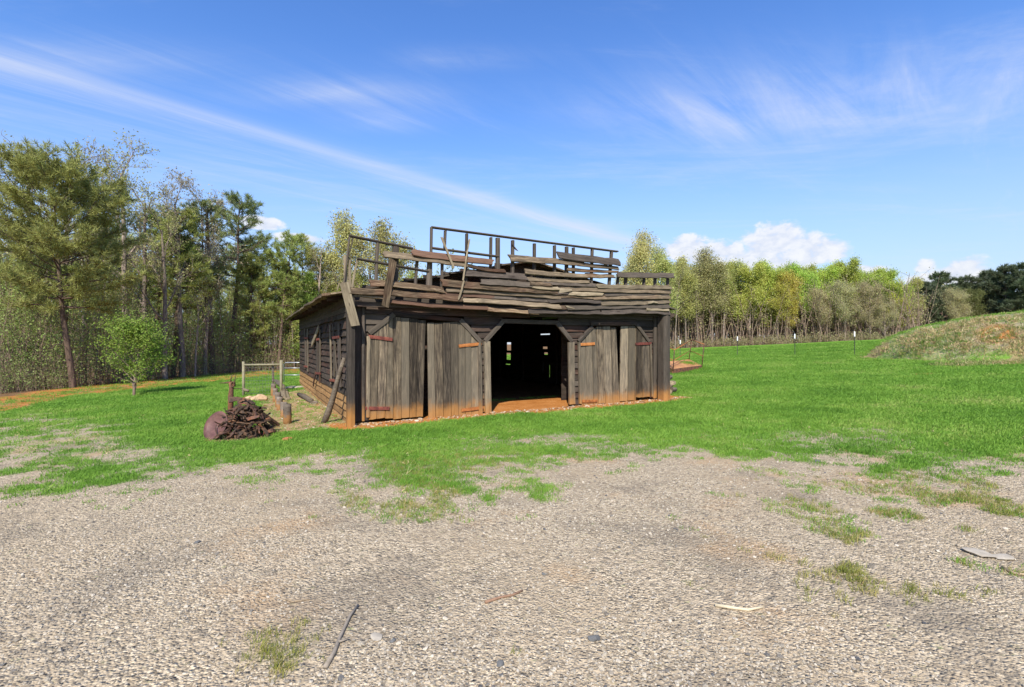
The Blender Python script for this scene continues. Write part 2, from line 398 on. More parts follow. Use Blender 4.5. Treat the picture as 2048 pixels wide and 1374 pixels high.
# ------------------------------------------------------------------ materials
def wood(name, stops, mud=0.35, mud_amt=0.85, red=0.0, bumpk=0.5, var=0.5):
    m, nt, b, out = newmat(name)
    oc = nt.nodes.new('ShaderNodeTexCoord').outputs['Object']
    oi = nt.nodes.new('ShaderNodeObjectInfo'); rv = S(nt, oi.outputs['Random'])
    add = nt.nodes.new('ShaderNodeVectorMath'); add.operation = 'ADD'; L(nt, oc, add.inputs[0])
    cb = nt.nodes.new('ShaderNodeCombineXYZ'); L(nt, rv*37.0, cb.inputs[0]); L(nt, rv*91.0, cb.inputs[1]); L(nt, rv*53.0, cb.inputs[2]); L(nt, cb.outputs[0], add.inputs[1])
    v = add.outputs[0]
    g1 = noise(nt, mapping(nt, v, scale=(0.9, 9, 9)), 2.2, 6, 0.65, 0.6)
    g2 = noise(nt, mapping(nt, v, scale=(1.2, 40, 40)), 3.0, 4, 0.6, 0.2)
    pat = noise(nt, v, 2.6, 4, 0.6)
    f = (g1*0.50 + g2*0.46 + (rv-0.5)*0.10*var*2)
    col = ramp(nt, f, stops)
    bv = nt.nodes.new('ShaderNodeCombineXYZ'); tone = (noise(nt, cb.outputs[0], 5.3, 0)-0.5)*2.2+0.95; L(nt, tone, bv.inputs[0]); L(nt, tone*0.985, bv.inputs[1]); L(nt, tone*0.96, bv.inputs[2])
    col = mix(nt, 1.0 if var > 0.25 else 0.5, col, bv.outputs[0], 'MULTIPLY')
    col = mix(nt, pat.step(0.52, 0.75)*0.55, col, tuple(c*0.35 for c in stops[1][1]))
    rv2 = noise(nt, cb.outputs[0], 1.7, 0)
    col = mix(nt, rv2.step(0.35, 0.7)*var, col, mix(nt, 0.5, col, (0.30, 0.25, 0.175)), 'MIX')
    if red > 0:
        col = mix(nt, rv2.step(0.6, 0.42)*noise(nt, v, 1.4, 2).step(0.42, 0.62)*red, col, (0.16, 0.06, 0.035))
    k = voronoi(nt, mapping(nt, v, scale=(1.6, 6, 6)), 1.0)
    col = mix(nt, S(nt, k.outputs['Distance']).step(0.12, 0.05)*0.8, col, (0.03, 0.02, 0.015))
    if mud > 0:
        pz = xyz(nt, nt.nodes.new('ShaderNodeNewGeometry').outputs['Position'])[2]
        mf = (pz + (noise(nt, v, 5, 3)-0.5)*0.35 + (g1-0.5)*0.3).step(mud, mud*0.25)*mud_amt
        col = mix(nt, mf, col, mix(nt, g1, (0.24, 0.10, 0.025), (0.52, 0.26, 0.075)))
    nt.links.new(col, b.inputs['Base Color'])
    h = g2*0.6+g1*0.4
    nt.links.new(bump(nt, h, bumpk, 0.012), b.inputs['Normal'])
    b.inputs['Roughness'].default_value = 0.9; b.inputs['Specular IOR Level'].default_value = 0.15
    return m
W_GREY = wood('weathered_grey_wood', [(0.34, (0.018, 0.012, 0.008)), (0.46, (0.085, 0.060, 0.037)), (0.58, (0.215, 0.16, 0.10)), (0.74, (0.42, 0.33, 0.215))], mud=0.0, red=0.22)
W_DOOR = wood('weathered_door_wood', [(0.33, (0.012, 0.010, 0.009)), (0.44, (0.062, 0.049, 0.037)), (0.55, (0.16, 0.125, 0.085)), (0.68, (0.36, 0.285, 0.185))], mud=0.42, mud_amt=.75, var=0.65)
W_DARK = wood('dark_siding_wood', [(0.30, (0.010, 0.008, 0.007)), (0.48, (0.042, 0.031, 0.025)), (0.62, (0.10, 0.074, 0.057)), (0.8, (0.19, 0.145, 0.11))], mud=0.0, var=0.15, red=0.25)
W_POST = wood('dark_post_wood', [(0.28, (0.02, 0.017, 0.015)), (0.5, (0.075, 0.060, 0.048)), (0.66, (0.15, 0.12, 0.095)), (0.85, (0.24, 0.20, 0.15))], mud=0.55, var=0.2)
W_CLAY = wood('clay_stained_wood', [(0.28, (0.12, 0.06, 0.022)), (0.45, (0.28, 0.155, 0.062)), (0.6, (0.40, 0.245, 0.105)), (0.8, (0.5, 0.33, 0.16))], mud=0.0, var=0.0)
W_PALE = wood('pale_split_wood', [(0.30, (0.07, 0.052, 0.03)), (0.45, (0.19, 0.15, 0.095)), (0.6, (0.32, 0.265, 0.175)), (0.8, (0.46, 0.39, 0.27))], mud=0.0, var=0.2)
W_RED = wood('reddish_unweathered_wood', [(0.30, (0.03, 0.015, 0.010)), (0.45, (0.085, 0.042, 0.027)), (0.62, (0.16, 0.088, 0.058)), (0.8, (0.26, 0.19, 0.135))], mud=0.0, var=0.2)
W_LOG = wood('stained_log_wood', [(0.28, (0.03, 0.024, 0.02)), (0.45, (0.10, 0.08, 0.065)), (0.62, (0.2, 0.165, 0.13)), (0.8, (0.3, 0.25, 0.19))], mud=0.16, mud_amt=.7, var=0.3)
W_LYING = wood('weathered_fallen_wood', [(0.28, (0.03, 0.024, 0.02)), (0.45, (0.10, 0.08, 0.06)), (0.62, (0.22, 0.18, 0.13)), (0.8, (0.36, 0.30, 0.21))], mud=0.0, var=0.3)

def rust(name, dark=(0.045, 0.022, 0.018), mid=(0.13, 0.055, 0.035), hi=(0.33, 0.12, 0.045), sc=9.0, rough=0.75, metal=0.0):
    m, nt, b, out = newmat(name)
    oc = nt.nodes.new('ShaderNodeTexCoord').outputs['Object']; rv = S(nt, nt.nodes.new('ShaderNodeObjectInfo').outputs['Random'])
    cb = nt.nodes.new('ShaderNodeVectorMath'); cb.operation = 'ADD'; L(nt, oc, cb.inputs[0])
    cc = nt.nodes.new('ShaderNodeCombineXYZ'); L(nt, rv*41.0, cc.inputs[0]); L(nt, cc.outputs[0], cb.inputs[1])
    n1 = noise(nt, cb.outputs[0], sc, 7, 0.65); n2 = noise(nt, cb.outputs[0], sc*6, 3)
    f = n1*0.8+n2*0.25+(rv-0.5)*0.16
    nt.links.new(ramp(nt, f, [(0.34, dark), (0.52, mid), (0.72, hi)]), b.inputs['Base Color'])
    nt.links.new(bump(nt, n1+n2*0.5, 0.4, 0.006), b.inputs['Normal'])
    b.inputs['Roughness'].default_value = rough; b.inputs['Metallic'].default_value = metal
    return m
M_RUST = rust('rusted_iron', (0.035, 0.02, 0.016), (0.095, 0.048, 0.033), (0.25, 0.105, 0.045)); M_RUSTD = rust('dark_rusted_iron', (0.016, 0.011, 0.008), (0.055, 0.034, 0.021), (0.17, 0.09, 0.045))
M_DISC = rust('smooth_rusted_steel', (0.075, 0.035, 0.030), (0.14, 0.070, 0.058), (0.22, 0.11, 0.085), sc=4, rough=0.5)
M_HINGER = rust('red_painted_iron', (0.06, 0.018, 0.015), (0.16, 0.045, 0.032), (0.26, 0.085, 0.05))
M_HINGEO = rust('orange_rusted_iron', (0.16, 0.055, 0.018), (0.36, 0.13, 0.035), (0.5, 0.2, 0.06))
M_PLAT = rust('orange_rusted_plate', (0.20, 0.085, 0.03), (0.42, 0.20, 0.075), (0.55, 0.30, 0.12), sc=3)

def plain(name, c, rough=0.6, metal=0.0, nsc=8.0, amt=0.25):
    m, nt, b, out = newmat(name)
    oc = nt.nodes.new('ShaderNodeTexCoord').outputs['Object']
    n = noise(nt, oc, nsc, 5, 0.6)
    nt.links.new(mix(nt, n.step(0.35, 0.7)*amt, c, tuple(x*0.4 for x in c)), b.inputs['Base Color'])
    nt.links.new(bump(nt, n, 0.25, 0.005), b.inputs['Normal'])
    b.inputs['Roughness'].default_value = rough; b.inputs['Metallic'].default_value = metal
    return m
M_GALV = plain('galvanised_tube', (0.5, 0.5, 0.48), 0.4, 0.6)
M_WIRE = plain('fence_wire', (0.22, 0.22, 0.21), 0.5, 0.5)
M_TREATED = plain('pale_treated_timber', (0.27, 0.24, 0.15), 0.85, 0, 14, 0.45)
M_WHITE = plain('white_plastic_cap', (0.8, 0.8, 0.78), 0.5, 0, 6, 0.08)
M_TPOST = plain('dark_steel_post', (0.07, 0.065, 0.06), 0.6, 0.2)
M_STONE = plain('tan_stone', (0.5, 0.34, 0.2), 0.9, 0, 10, 0.5)
M_PALE = plain('pale_stone', (0.44, 0.38, 0.29), 0.9, 0, 12, 0.4)
M_DGREY = plain('blue_grey_stone', (0.13, 0.128, 0.12), 0.8, 0, 20, 0.4)
M_STICK = plain('dry_stick', (0.36, 0.27, 0.17), 0.9, 0, 30, 0.5)

def leafmat(name, base, trans=0.35, use_obj=True, var=0.35):
    m, nt, b, out = newmat(name)
    oi = nt.nodes.new('ShaderNodeObjectInfo')
    gp = nt.nodes.new('ShaderNodeNewGeometry')
    oc = nt.nodes.new('ShaderNodeTexCoord').outputs['Object']
    n = noise(nt, oc, 1.1, 3); ri = S(nt, gp.outputs['Random Per Island'])
    col = mix(nt, 1.0, base, oi.outputs['Color'], 'MULTIPLY') if use_obj else base
    hs = nt.nodes.new('ShaderNodeHueSaturation')
    L(nt, 0.485 + (n-0.5)*0.05 + ri*0.03, hs.inputs['Hue']); L(nt, 0.72 + ri*var*1.4 + (n-0.5)*0.3, hs.inputs['Value'])
    if hasattr(col, 'is_output'): nt.links.new(col, hs.inputs['Color'])
    else: hs.inputs['Color'].default_value = (*col, 1)
    nt.links.new(hs.outputs[0], b.inputs['Base Color']); b.inputs['Roughness'].default_value = 0.6
    tr = nt.nodes.new('ShaderNodeBsdfTranslucent'); nt.links.new(hs.outputs[0], tr.inputs[0])
    ms = nt.nodes.new('ShaderNodeMixShader'); ms.inputs[0].default_value = trans
    nt.links.new(b.outputs[0], ms.inputs[1]); nt.links.new(tr.outputs[0], ms.inputs[2]); nt.links.new(ms.outputs[0], out.inputs[0])
    return m
M_LEAF = leafmat('tree_leaf', (1.0, 1.0, 1.0), 0.45)
M_NEEDLE = leafmat('pine_needle', (1.0, 1.0, 1.0), 0.3)
def barkmat(name, c):
    m, nt, b, out = newmat(name)
    oc = nt.nodes.new('ShaderNodeTexCoord').outputs['Object']
    n = noise(nt, mapping(nt, oc, scale=(9, 9, 1.6)), 1.5, 6, 0.65)
    oi = nt.nodes.new('ShaderNodeObjectInfo')
    cc = mix(nt, 1.0, ramp(nt, n, [(0.3, tuple(x*0.3 for x in c)), (0.55, c), (0.75, tuple(min(1, x*1.7) for x in c))]), oi.outputs['Color'], 'MULTIPLY')
    nt.links.new(cc, b.inputs['Base Color']); nt.links.new(bump(nt, n, 0.6, 0.03), b.inputs['Normal'])
    return m
M_BARK = barkmat('bark', (0.16, 0.125, 0.10))

def ground_material():
    m, nt, b, out = newmat('ground_cover')
    pos = nt.nodes.new('ShaderNodeNewGeometry').outputs['Position']
    def att(n):
        a = nt.nodes.new('ShaderNodeAttribute'); a.attribute_name = n; return S(nt, a.outputs['Fac'])
    A = {k: att(k) for k in ('grass', 'dirt', 'litter_or_shade', 'straw', 'dry', 'mound')}
    nbig = noise(nt, pos, 0.45, 5, 0.6); nmid = noise(nt, pos, 2.3, 5, 0.6); nfine = noise(nt, pos, 22, 5, 0.65); nvf = noise(nt, pos, 90, 3, 0.6)
    vr = voronoi(nt, pos, 58); vd = S(nt, vr.outputs['Distance'])
    vr2 = voronoi(nt, mapping(nt, pos, rot=(0, 0, .7)), 30); vd2 = S(nt, vr2.outputs['Distance'])
    e1 = S(nt, voronoi(nt, pos, 58, 'DISTANCE_TO_EDGE').outputs['Distance']); e2 = S(nt, voronoi(nt, mapping(nt, pos, rot=(0, 0, .7)), 30, 'DISTANCE_TO_EDGE').outputs['Distance'])
    cell = xyz(nt, vr.outputs['Color'])[0]; cell2 = xyz(nt, vr2.outputs['Color'])[1]
    stone = ramp(nt, cell, [(0.0, (0.13, 0.12, 0.105)), (0.2, (0.30, 0.25, 0.185)), (0.6, (0.43, 0.365, 0.27)), (1.0, (0.58, 0.51, 0.40))])
    stone2 = ramp(nt, cell2, [(0.0, (0.13, 0.125, 0.115)), (0.25, (0.31, 0.26, 0.195)), (1.0, (0.52, 0.45, 0.345))])
    stone = mix(nt, e1.step(0.09, 0.02)*0.6, stone, (0.13, 0.105, 0.075)); stone2 = mix(nt, e2.step(0.07, 0.01)*0.6, stone2, (0.13, 0.105, 0.075))
    grav = mix(nt, nmid.step(0.46, 0.58)*0.8, stone, stone2)
    fines = mix(nt, nfine, (0.27, 0.215, 0.15), (0.42, 0.35, 0.255))
    grav = mix(nt, (nbig*0.7+nmid*0.3+(nfine-.5)*.3).step(0.46, 0.64)*0.75, grav, fines)
    grav = mix(nt, noise(nt, pos, 0.8, 5).step(0.53, 0.68)*0.42, grav, (0.40, 0.255, 0.135))
    grav = mix(nt, noise(nt, mapping(nt, pos, loc=(9, 4, 0)), 0.9, 5).step(0.49, 0.66)*0.50, grav, (0.165, 0.145, 0.12))
    grav = mix(nt, 1.0, grav, (1.15, 1.08, 0.96), 'MULTIPLY')
    soil = ramp(nt, nmid*0.6+nfine*0.4, [(0.3, (0.08, 0.16, 0.02)), (0.5, (0.125, 0.245, 0.03)), (0.7, (0.18, 0.31, 0.046))])
    soil = mix(nt, noise(nt, mapping(nt, pos, scale=(1, 2.2, 1)), 0.35, 4).step(0.45, 0.68)*0.5, soil, (0.16, 0.29, 0.045))
    thatch = ramp(nt, nfine, [(0.3, (0.15, 0.125, 0.075)), (0.6, (0.36, 0.31, 0.21))])
    gd = noise(nt, mapping(nt, pos, scale=(1, 1.6, 1)), 9, 5, 0.7)
    c = mix(nt, (A['grass']+(gd-0.5)*1.5+(nfine-0.5)*0.7).step(0.14, 0.74), mix(nt, A['grass'].step(0.05, 0.4)*0.55, grav, thatch), soil)
    c = mix(nt, A['dry']*nfine.step(0.4, 0.6)*0.5, c, thatch)
    straw = ramp(nt, noise(nt, mapping(nt, pos, scale=(1, 3, 1)), 14, 5, 0.7), [(0.3, (0.11, 0.085, 0.03)), (0.5, (0.30, 0.23, 0.11)), (0.7, (0.46, 0.37, 0.20))])
    litter_or_shade = ramp(nt, nfine*0.6+nmid*0.4, [(0.3, (0.08, 0.05, 0.028)), (0.5, (0.20, 0.12, 0.062)), (0.7, (0.34, 0.215, 0.12))])  # forest floor colour, also used for the painted shade inside the barn
    dirt = ramp(nt, nfine*0.5+nmid*0.5, [(0.3, (0.24, 0.085, 0.022)), (0.5, (0.44, 0.18, 0.05)), (0.7, (0.56, 0.28, 0.11))])
    c = mix(nt, (A['litter_or_shade']+(nfine-.5)*.4).step(0.3, 0.6), c, litter_or_shade)
    c = mix(nt, (A['dirt']+(nfine-.5)*.4).step(0.3, 0.65), c, dirt)
    c = mix(nt, (A['straw']*0.9+(nmid-.5)*.6+(nfine-.5)*.3).step(0.35, 0.65), c, straw)
    nt.links.new(c, b.inputs['Base Color'])
    h = (vd.step(0.7, 0.1)*0.5+vd2.step(0.6, 0.1)*0.5)*(1.0-A['grass'])*0.8 + nfine*0.5
    nt.links.new(bump(nt, h, 0.85, 0.022), b.inputs['Normal'])
    b.inputs['Roughness'].default_value = 1.0; b.inputs['Specular IOR Level'].default_value = 0.0
    return m
M_GROUND = ground_material()

def axis(lo, a, b, hi, d, gr=1.09):
    xs = list(np.arange(a, b+1e-6, d)); s = d
    while xs[-1] < hi: s *= gr; xs.append(xs[-1]+s)
    s = d; pre = [a]
    while pre[-1] > lo: s *= gr; pre.append(pre[-1]-s)
    return np.array(pre[:0:-1]+xs)
gx = axis(-700, -12, 12, 700, 0.11, 1.06); gy = axis(-120, 1.6, 16, 900, 0.11, 1.05)
GX, GY = np.meshgrid(gx, gy); nx, ny = len(gx), len(gy)
gv = np.stack([GX.ravel(), GY.ravel(), tz(GX.ravel(), GY.ravel())], 1)
idx = np.arange(nx*ny).reshape(ny, nx)
gf = np.stack([idx[:-1, :-1].ravel(), idx[:-1, 1:].ravel(), idx[1:, 1:].ravel(), idx[1:, :-1].ravel()], 1)
gme = np_mesh('ground', gv, gf, M_GROUND, smooth=True)
for k, a in masks(gv[:, 0], gv[:, 1]).items():
    at_ = gme.attributes.new(k, 'FLOAT', 'POINT'); at_.data.foreach_set('value', a.astype(np.float32))
ground = link(bpy.data.objects.new('ground', gme)); tag(ground, kind='structure')

# ------------------------------------------------------------------ the barn
barn = empty('old_barn', P0, TH)
tag(barn, 'weathered dark timber barn with collapsing board front and open central doorway', 'barn')
cam_l = Vector((-(P0.x*U.x+P0.y*U.y), -(P0.x*V.x+P0.y*V.y), EYE))
def ray_l(px, py):
    d = Vector(((px-CX)/F, 1.0, (CY-py)/F)); return Vector((d.dot(U), d.dot(V), d.z))
def on_front(p, v=0.0):
    d = ray_l(*p); t = (v-cam_l.y)/d.y; q = cam_l+d*t; return (q.x, q.z)
def on_side(p, s=0.0):
    d = ray_l(*p); t = (s-cam_l.x)/d.x; q = cam_l+d*t; return (q.y, q.z)
def C1(x, y): return (560+x/3.053, 430+y/3.053)
def C2(x, y): return (960+x/3.054, 430+y/3.054)
def CA(x, y): return (860+x/6.869, 440+y/6.869)
def CB(x, y): return (1100+x/6.869, 460+y/6.869)
def CL(x, y): return (660+x/6.827, 440+y/6.827)
def CS(x, y): return (580+x/4.907, 580+y/4.907)
def C7(x, y): return (950+x/5.974, 620+y/5.974)
FV = -0.36                                                             # plane of the boarded upper front

def doors(tops, bots, topline, botline, crop, label, hinges, vm, lean=0.0):
    """one leaf: battens as its mesh, planks and hinges as children"""
    tl = lambda x: np.interp(x, [p[0] for p in topline], [p[1] for p in topline])
    bl = lambda x: np.interp(x, [p[0] for p in botline], [p[1] for p in botline])
    a = on_front(crop(tops[0], 900), vm+.04); b = on_front(crop(tops[-1], 900), vm+.04)
    s0, s1 = min(a[0], b[0])+.06, max(a[0], b[0])-.06
    zz = [on_front(crop(tops[1], y), vm)[1] for y in hinges['z']]
    sc_ = (s0+s1)/2; leaf = lattice('door', [(s0, s1, z-.07, z+.07) for z in zz]+[(sc_-.06, sc_+.06, min(zz), max(zz))], vm+.022, vm+.05, SZ, W_DARK, barn)
    for i in range(len(tops)-1):
        g = 1.6
        t0, t1, b0, b1 = tops[i]+g, tops[i+1]-g, bots[i]+g, bots[i+1]-g
        jt = rnd.uniform(-5, 5); jb = rnd.uniform(-9, 7)
        pts = [(b0, bl(b0)+jb), ((b0+b1)/2, bl((b0+b1)/2)+jb+rnd.uniform(-5, 5)), (b1, bl(b1)+jb+rnd.uniform(-3, 3)), (t1, tl(t1)+jt)]
        for kx, ky in topline:
            if t0+2 < kx < t1-2: pts.append((kx, ky+jt))
        pts.append((t0, tl(t0)+jt))
        P = [on_front(crop(*q), vm) for q in pts]
        poly_plank('plank', P, vm+rnd.uniform(-.006, .006), 0.03, W_DOOR, leaf, tilt=rnd.uniform(-.006, .006)+lean, skew=rnd.uniform(-.06, .06))
    for (x0, y0, x1, y1, m) in hinges['h']:
        p, q = on_front(crop(x0, y0), vm-.03), on_front(crop(x1, y1), vm-.03)
        beam('strap_hinge', (p[0], vm-.032, p[1]), (q[0], vm-.034, q[1]), (0, 0, 1), .07, .016, m, leaf)
    return leaf
doors([548,605,662,690,738,787,842,890], [540,590,640,690,740,790,830,872], [(548,748),(690,627),(890,641)], [(540,1256),(872,1228)], C1, '', dict(z=(752, 1180), h=[(540,742,686,760,M_HINGER),(522,1180,668,1180,M_HINGER)]), -.055)
doors([897,940,990,1037,1085,1127,1165,1213], [905,950,998,1045,1090,1130,1168,1222], [(897,660),(1095,653),(1213,768)], [(905,1246),(1222,1226)], C1, '', dict(z=(800, 1185), h=[(1092,800,1228,786,M_HINGEO),(1108,1192,1242,1174,M_HINGEO)]), -.05)
doors([606,642,680,708,750,795,829], [620,655,690,722,765,810,851], [(606,785),(690,686),(829,684)], [(620,1168),(851,1146)], C2, '', dict(z=(790, 1138), h=[(604,791,700,786,M_HINGEO),(622,1137,716,1135,M_HINGEO)]), -.05)
doors([857,905,948,953,990,1033], [852,900,945,950,992,1036], [(857,680),(948,680),(953,698),(1033,778)], [(852,1142),(945,1142),(950,1114),(1036,1110)], C2, '', dict(z=(786, 1080), h=[(950,788,1046,784,M_HINGER)]), -.05)

# lower front wall: studs as its mesh, lapped siding as children
s_of = lambda x: on_front((x, 700), 0.0)[0]
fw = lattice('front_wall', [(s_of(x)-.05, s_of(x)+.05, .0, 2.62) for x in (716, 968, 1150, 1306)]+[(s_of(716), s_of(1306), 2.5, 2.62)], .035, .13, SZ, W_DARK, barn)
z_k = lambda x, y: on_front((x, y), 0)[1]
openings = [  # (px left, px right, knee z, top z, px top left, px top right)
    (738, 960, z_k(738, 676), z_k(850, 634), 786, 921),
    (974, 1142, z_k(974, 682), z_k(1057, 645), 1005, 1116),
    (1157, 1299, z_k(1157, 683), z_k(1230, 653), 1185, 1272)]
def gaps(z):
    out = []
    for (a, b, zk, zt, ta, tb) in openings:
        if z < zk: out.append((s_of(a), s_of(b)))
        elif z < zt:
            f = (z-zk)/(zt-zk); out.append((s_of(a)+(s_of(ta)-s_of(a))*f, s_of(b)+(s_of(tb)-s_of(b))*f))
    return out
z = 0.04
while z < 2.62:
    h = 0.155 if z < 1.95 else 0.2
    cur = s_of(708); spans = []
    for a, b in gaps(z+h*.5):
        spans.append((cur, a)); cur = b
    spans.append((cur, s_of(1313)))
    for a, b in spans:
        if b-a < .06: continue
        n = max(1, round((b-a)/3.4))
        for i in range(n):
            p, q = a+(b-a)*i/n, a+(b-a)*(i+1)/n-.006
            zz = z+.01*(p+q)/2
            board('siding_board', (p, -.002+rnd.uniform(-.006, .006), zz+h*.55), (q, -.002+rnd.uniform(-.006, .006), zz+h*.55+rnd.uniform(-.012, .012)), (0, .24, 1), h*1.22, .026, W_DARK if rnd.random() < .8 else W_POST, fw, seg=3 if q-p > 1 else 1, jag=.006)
    z += h
def trim(name, p, q, w, v, t, mat, crop, up=None):
    a, b = on_front(crop(*p), v), on_front(crop(*q), v)
    dirv = Vector((b[0]-a[0], 0, b[1]-a[1])); upv = Vector((-dirv.z, 0, dirv.x))
    return beam(name, (a[0], v, a[1]), (b[0], v, b[1]), upv, w, t, mat, fw)
for p, q, w_, cr in [((545,722),(697,606),.10,C1), ((1100,640),(1220,770),.10,C1), ((30,772),(138,652),.10,C2), ((470,660),(560,772),.11,C2), ((600,772),(686,682),.09,C2), ((955,668),(1032,772),.09,C2)]:
    trim('corner_brace', p, q, w_, -.075, .05, W_POST, cr)
for p, q, w_, cr in [((690,606),(1104,642),.085,C1), ((128,648),(478,658),.10,C2), ((676,664),(965,664),.09,C2)]:
    trim('lintel', p, q, w_, -.066, .05, W_DARK, cr)
for p, q, w_, m, cr in [((540,740),(535,1235),.07,W_DOOR,C1), ((1219,770),(1228,1222),.06,W_DOOR,C1), ((142,375),(158,1245),.15,W_DOOR,C7), ((50,400),(62,1260),.08,W_DOOR,C7), ((1148,385),(1158,1125),.17,W_DOOR,C7), ((1242,385),(1258,1120),.06,W_DOOR,C7), ((1040,785),(1052,1110),.05,W_DOOR,C2)]:
    trim('door_jamb', p, q, w_, -.062, .06, m, cr)
trim('corner_board', (1071, 615), (1066, 1118), .115, -.07, .05, W_POST, C2)
trim('corner_board', (478, 520), (500, 1255), .24, -.05, .05, W_DARK, C1)
trim('corner_board', (508, 520), (508, 1258), .05, -.085, .04, W_POST, C1)

for (xa, xb) in ((744, 952), (1172, 1290)):  # boards added behind the closed doors to block sun through their gaps
    for k in range(10):
        zz = .12+k*.26; beam('sun_block_board', (s_of(xa), 1.15, zz), (s_of(xb), 1.15, zz), (0, 0, 1), .265, .025+.001*(k % 3), W_DARK, fw, jag=.01)
# big corner posts carrying the boarded front
for (xa, xb, yt, yb, vv) in ((691.5, 710.5, 588, 850, FV+.05), (1319.5, 1336, 625, 798, FV+.1)):
    a, b = on_front((xa, yb), vv), on_front((xb, yb), vv); zt = on_front((xa, yt), vv)[1]; cs = (a[0]+b[0])/2; wd = (b[0]-a[0])*.8
    zb = gz(*(P0+U*cs+V*vv).xy)
    board('corner_post', (cs, vv, zb-.15), (cs, vv, zt), (1, 0, 0), wd, wd*.9, W_POST, barn, seg=5, jag=.0, wav=.004)

# side wall
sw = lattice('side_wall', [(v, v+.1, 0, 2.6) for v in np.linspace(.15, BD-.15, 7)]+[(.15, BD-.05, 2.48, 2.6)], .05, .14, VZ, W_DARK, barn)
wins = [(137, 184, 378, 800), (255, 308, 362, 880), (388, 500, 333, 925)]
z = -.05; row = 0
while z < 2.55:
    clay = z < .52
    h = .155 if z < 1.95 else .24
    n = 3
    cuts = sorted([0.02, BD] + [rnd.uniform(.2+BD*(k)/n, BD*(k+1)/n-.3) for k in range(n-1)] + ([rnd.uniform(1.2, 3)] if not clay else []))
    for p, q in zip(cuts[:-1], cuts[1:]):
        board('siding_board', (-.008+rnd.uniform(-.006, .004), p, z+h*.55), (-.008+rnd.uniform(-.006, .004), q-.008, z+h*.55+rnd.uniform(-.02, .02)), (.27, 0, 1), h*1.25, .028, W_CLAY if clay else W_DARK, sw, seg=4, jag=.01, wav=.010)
    z += h; row += 1
def side_plank(name, p, q, w_, mat, par, off=-.06, t=.025):
    a, b = on_side(CS(*p), off), on_side(CS(*q), off)
    return board(name, (off, a[0], a[1]), (off, b[0], b[1]), (0, 1, 0), w_, t, mat, par, seg=3, jag=.012)
def shutter(planks, bands, bandm):
    x0 = planks[0]
    a, b = on_side(CS(*planks[0][0]), -.04), on_side(CS(*planks[-1][1]), -.04)
    lo, hi = min(a[1], b[1])+.2, max(a[1], b[1])-.2; vs_ = [on_side(CS(*p[0]), -.04)[0] for p in planks]
    vc = sum(vs_)/len(vs_); sh = lattice('shutter', [(min(vs_)-.08, max(vs_)+.08, zz, zz+.09) for zz in (lo, hi-.09)]+[(vc-.05, vc+.05, lo, hi)], -.045, -.025, VZ, W_DARK, sw)
    for p, q, w_ in planks: side_plank('plank', p, q, w_, W_DOOR if rnd.random() < .6 else W_POST, sh)
    for p, q in bands: side_plank('strap_hinge', p, q, .06, bandm, sh, off=-.085, t=.014)
    return sh
shutter([((147, 380), (152, 775), .30), ((172, 378), (172, 800), .34)], [((136, 470), (176, 470)), ((136, 748), (168, 752))], M_HINGER)
shutter([((268, 365), (266, 812), .26), ((294, 385), (290, 880), .24)], [((258, 488), (284, 482)), ((252, 815), (298, 818))], M_HINGER)
shutter([((392, 342), (404, 920), .13), ((420, 342), (462, 860), .10), ((440, 500), (430, 850), .16), ((478, 335), (492, 960), .27)], [((416, 470), (480, 462)), ((390, 884), (436, 890))], M_HINGER)
side_plank('hanging_plank', (280, 370), (215, 535), .16, W_PALE, sw, off=-.10)
side_plank('hanging_plank', (250, 815), (228, 935), .10, W_RED, sw, off=-.10)
side_plank('hanging_plank', (292, 830), (290, 915), .06, W_RED, sw, off=-.10)

# far and right walls
rw = lattice('rear_wall', [(s, s+.1, 0, 2.6) for s in np.linspace(.2, BL-.3, 6)]+[(.2, BL-.2, 2.48, 2.6)], BD-.1, BD-.01, SZ, W_DARK, barn)
zs = list(np.arange(0, 2.6, .25)) + list(np.arange(2.6, 3.66, .1))
for za, zb in zip(zs[:-1], zs[1:]):
    zm = (za+zb)/2; half = max(0, (zm-2.66)/.223-.42-.12)
    if BL-2*half < .3: continue
    beam('siding_board', (half, BD+.01, zm), (BL-half, BD+.01, zm), (0, 0, 1), (zb-za)+.012, .022+rnd.uniform(0, .004), W_DARK, rw, jag=0)
    if zm > 2.45: beam('gable_board', (half, .34, zm), (BL-half, .34, zm), (0, 0, 1), (zb-za)+.012, .022+rnd.uniform(0, .004), W_DARK, rw, jag=0)
rs = lattice('far_side_wall', [(v, v+.1, 0.05, 2.6) for v in (.15, 2, 4, 5.5, 8.2, 10.4)]+[(.15, BD-.2, 2.48, 2.6)], BL-.16, BL-.07, VZ, W_DARK, barn)
holes = []
for (x0, x1, y0, y1) in ((388, 440, 385, 485), (384, 436, 510, 597), (374, 431, 639, 656), (819, 876, 436, 466), (834, 880, 505, 536), (790, 905, 284, 296), (895, 905, 655, 810), (823, 828, 600, 740)):
    a, b = on_side(C7(x0, y0), BL), on_side(C7(x1, y1), BL); holes.append((min(a[0], b[0]), max(a[0], b[0]), min(a[1], b[1]), max(a[1], b[1])))
zs = sorted(set([0.02] + [round(h[2], 3) for h in holes] + [round(h[3], 3) for h in holes] + [round(v, 3) for v in np.arange(.2, 2.7, .2)]))
for za, zb in zip(zs[:-1], zs[1:]):
    zm = (za+zb)/2; cur = .03; segs = []
    for h in sorted(h for h in holes if h[2] < zm < h[3]):
        if h[0] > cur: segs.append((cur, h[0]))
        cur = max(cur, h[1])
    segs.append((cur, BD))
    for p, q in segs:
        if q-p > .02: beam('siding_board', (BL-.03, p, zm), (BL-.03, q, zm), (0, 0, 1), (zb-za)+.008, .022+rnd.uniform(0, .005), W_DARK, rs, jag=0)

